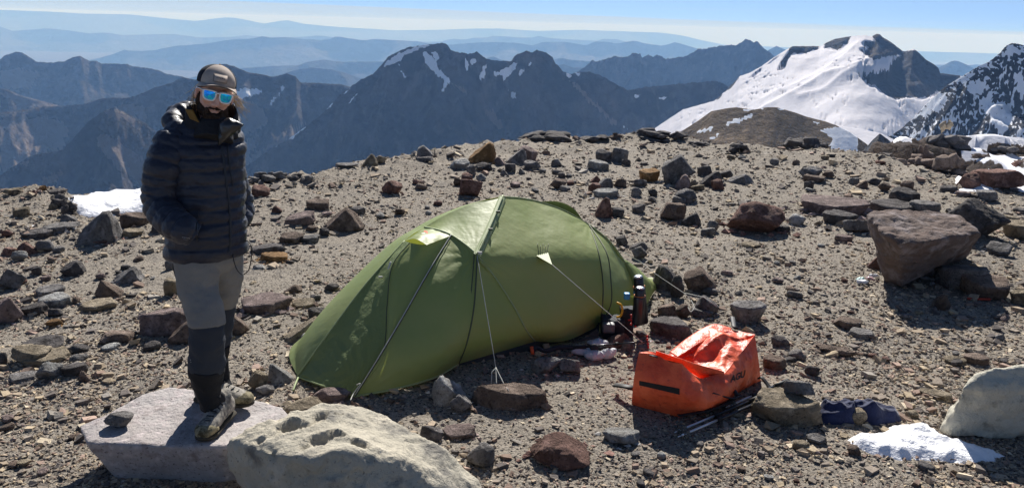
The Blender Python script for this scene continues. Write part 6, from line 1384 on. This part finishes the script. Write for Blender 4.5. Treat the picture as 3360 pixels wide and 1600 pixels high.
c0 = at_y(2010, 1055, 5.44); blob('bag', (c0[0], c0[1], .07), (.16, .14, .15), DK, 1, e); c0 = at_y(2058, 1035, 5.48); blob('pouch', (c0[0], c0[1], .10), (.10, .10, .22), DK, 2, e); c0 = at_y(1998, 1052, 5.36); blob('pot', (c0[0], c0[1], .10), (.09, .09, .07), mat('grey_pot_metal', (.10, .10, .11), .5), 3, e, .003)
o = blob('gas_bottle', at_y(2057, 971, 5.5), (.045, .045, .05), BLU, 4, e, .001, .005)
sub('handle', mesh_np('handle', *tube(spline(YP((2024, 992, 5.42), (2038, 1000, 5.40), (2042, 1018, 5.40), (2036, 1036, 5.40), (2024, 1040, 5.42)), 24), .008, 8)), YEL, e)
# white bag with black straps, and the things under the hem
e = empty('plastic_bag', hit(1945, 1170), 'crumpled white plastic bag lying by the tent under a pole', 'bag')
WP = mat('white_plastic_film', (.62, .63, .68), .45, .5, bump=[(24, 5, .02)], trans=(.25, (.7, .7, .75)), coord='World')
pl = [ell(at_y(1905, 1148, 5.10), (.075, .06, .03), None, 3), ell(at_y(1950, 1165, 5.02), (.07, .05, .03), None, 3), ell(at_y(1995, 1160, 5.05), (.05, .04, .035), None, 3), ell(at_y(1960, 1125, 5.18), (.08, .05, .03), None, 3), ell(at_y(2010, 1152, 5.08), (.03, .03, .025), None, 3)]
co, fc, nr_ = remeshed(*merge(pl), .006, 3); co = co+nr_*(.022*(ridged(co[:, 0]*9, co[:, 1]*9, co[:, 2]*9, 4)-.65))[:, None]; sub('film', mesh_np('film', co, fc), WP, e)
sub('tie', mesh_np('tie', *ell(at_y(1950, 1140, 5.05), (.03, .02, .03), None, 2)), DK, e)
e = empty('folded_poles', at_y(1790, 1150, 5.0), 'dark bundle with orange-red tip tucked under the tent hem', 'camping gear')
polytube(YP((1742, 1152, 4.98), (1760, 1140, 5.02), (1790, 1150, 5.02), (1840, 1138, 5.08), (1880, 1140, 5.08)), .02, 'bundle', DK, e, sq=.8); polytube(YP((1744, 1136, 4.98), (1748, 1162, 4.95)), .012, 'tip', ORANGE, e, sq=.7, sp=False); polytube(YP((1880, 1120, 5.1), (1960, 1104, 5.2)), .014, 'strap', BLACK, e, sq=.5, sp=False)
# ================================================================== navy clothes
NAVY = mat('navy_fleece', (0.014, 0.020, 0.062), .9, .2, noise=[(20, 4, .45, .65, (.02, .03, .085))], bump=[(20, 5, .012), (200, 2, .001)], sheen=.3, coord='World')
def heap(name, pts, label, seed, group, ridges):
    P = np.array([hit(u, v) for u, v in pts]); c = P.mean(0); rad = (P.max(0)-P.min(0))/2; nu, nv = 50, 24; V_ = []
    S = np.zeros((nv, nu, 3)); th = np.linspace(0, 2*np.pi, nu)
    for i in range(nv):
        k = 1-i/(nv-1)
        for j in range(nu):
            a = th[j]; S[i, j] = c+np.array([rad[0]*1.0*math.cos(a)*k, rad[1]*1.0*math.sin(a)*k, 0])
    x = S[..., 0]; y = S[..., 1]; k = 1-np.linspace(0, 1, nv)[:, None]; hgt = ridges*(sstep(0, .42, 1-k))*(0.35+0.9*ridged(x*3.4+seed, y*3.4, 0, 3)**2); S[..., 2] = c[2]-.01+hgt; S[..., 0] += .03*pn(x*6+seed, y*6); S[..., 1] += .03*pn(x*6+seed, y*6, 5)
    return tag(obj(name, mesh_np(name, S.reshape(-1, 3), grid_faces(nv, nu)), NAVY), label, 'clothing', group)
heap('folded_garment', [(2678, 1385), (2790, 1398), (2790, 1350), (2690, 1350)], 'crumpled navy garment beside the large tan pole stone', 1.3, 'navy clothes drying', .17)
heap('folded_garment', [(2795, 1395), (2935, 1388), (2925, 1340), (2815, 1345)], 'crumpled navy garment above the snow clump', 4.1, 'navy clothes drying', .13)
# ================================================================== snow
SNOW = mat('old_snow', (0.90, 0.90, 0.92), .6, .3, bump=[(11, 5, .03), (50, 4, .004)], coord='World')
def clip_edge(p):
    r_ = np.hypot(*p); m = np.interp(math.atan2(p[0], p[1]), _th, _re)*1.02; return p*min(1, m/r_)
def snow_poly(name, pts, label, h, seed, res=.02, jag=.03, group=None, xtra=0.0):
    P = np.array([clip_edge(hit(u, v)[:2]) for u, v in pts]); lo = P.min(0)-.05; hi = P.max(0)+.05; nx = int((hi[0]-lo[0])/res)+2; ny = int((hi[1]-lo[1])/res)+2
    X_, Y_ = np.meshgrid(np.linspace(lo[0], hi[0], nx), np.linspace(lo[1], hi[1], ny)); D_2 = np.full(X_.shape, 1e9)
    jx = X_+jag*fbm(X_*3.2/jag*.03, Y_*3.2/jag*.03, seed, 4); jy = Y_+jag*fbm(X_*3.2/jag*.03, Y_*3.2/jag*.03, seed+5, 4); ins = inpoly(jx, jy, P.tolist())
    for i in range(len(P)):
        a, b = P[i], P[(i+1) % len(P)]; ab = b-a; t = np.clip(((jx-a[0])*ab[0]+(jy-a[1])*ab[1])/(ab@ab), 0, 1); D_2 = np.minimum(D_2, np.hypot(jx-a[0]-t*ab[0], jy-a[1]-t*ab[1]))
    s = np.where(ins, D_2, -D_2); g_ = gz(X_, Y_); Z_ = g_+h*sstep(-.01, .10 if h < .2 else .2, s)*(1+.35*fbm(X_*5+seed, Y_*5, 1, 4)+xtra*(ridged(X_*7, Y_*7, seed, 3)-.6))-.06*(s < -.02)-.012
    me = mesh_np(name, np.stack([X_, Y_, Z_], -1).reshape(-1, 3), grid_faces(ny, nx)); o = obj(name, me, SNOW); tag(o, label, 'snow', group); return o
snow_poly('snow_patch', [(2762, 1442), (2795, 1425), (2870, 1412), (2905, 1390), (3045, 1398), (3100, 1432), (3200, 1460), (3290, 1490), (3312, 1500), (3280, 1522), (3180, 1526), (3050, 1518), (2960, 1518), (2860, 1492), (2800, 1475)], 'small bright clump of crusty snow in the lower right foreground', .055, 2, .012, .03, xtra=.5)
snow_poly('snow_patch', [(212, 645), (480, 640), (560, 660), (500, 690), (420, 700), (330, 712), (262, 706), (240, 675)], 'wide white snow patch behind the camp, left of the man', .05, 3, .05, .08)
snow_poly('snow_patch', [(8, 741), (40, 741), (40, 747), (8, 747)], 'tiny snow streak at the far left edge', .02, 5, .02, .02)
snow_poly('snow_patch', [(62, 742), (138, 738), (138, 748), (70, 748)], 'thin snow strip behind the dark rounded slab, left', .03, 6, .02, .02)
snow_poly('snow_patch', [(3118, 640), (3140, 600), (3260, 560), (3420, 560), (3420, 640), (3300, 628), (3180, 632)], 'sloping snow behind the big red boulder, right edge', .04, 7, .08, .1)
# rubbish under the great boulder
e = empty('wrapper', hit(2845, 935), 'torn white and pink wrapper lying at the foot of the great boulder', 'litter')
for k, (u, v, m_) in enumerate(((2830, 925, WP), (2855, 915, mat('pink_film', (.55, .35, .35), .4)), (2870, 905, WP), (2818, 918, mat('mint_film', (.35, .6, .55), .4)))):
    p = hit(u, v+8)+np.array([0, 0, .03]); co, fc, nr_ = remeshed(*ell(p, (.05, .03, .018), None, 2), .008, 1); co = co+nr_*(.02*fbm(co[:, 0]*20+k, co[:, 1]*20, co[:, 2]*20, 2))[:, None]; sub('film', mesh_np('film', co, fc), m_, e)
p = hit(3205, 982)+np.array([0, -.03, .015]); b_ = box(p, (.20, .02, .02)); co, fc, nr_ = remeshed(b_[0], b_[1], .006, 4); o = obj('strap', mesh_np('strap', co-p, fc), mat('faded_red_webbing', (.35, .05, .03), .7)); o.location = tuple(p); tag(o, 'faded red strip lying in the shade of the great boulder', 'strap')
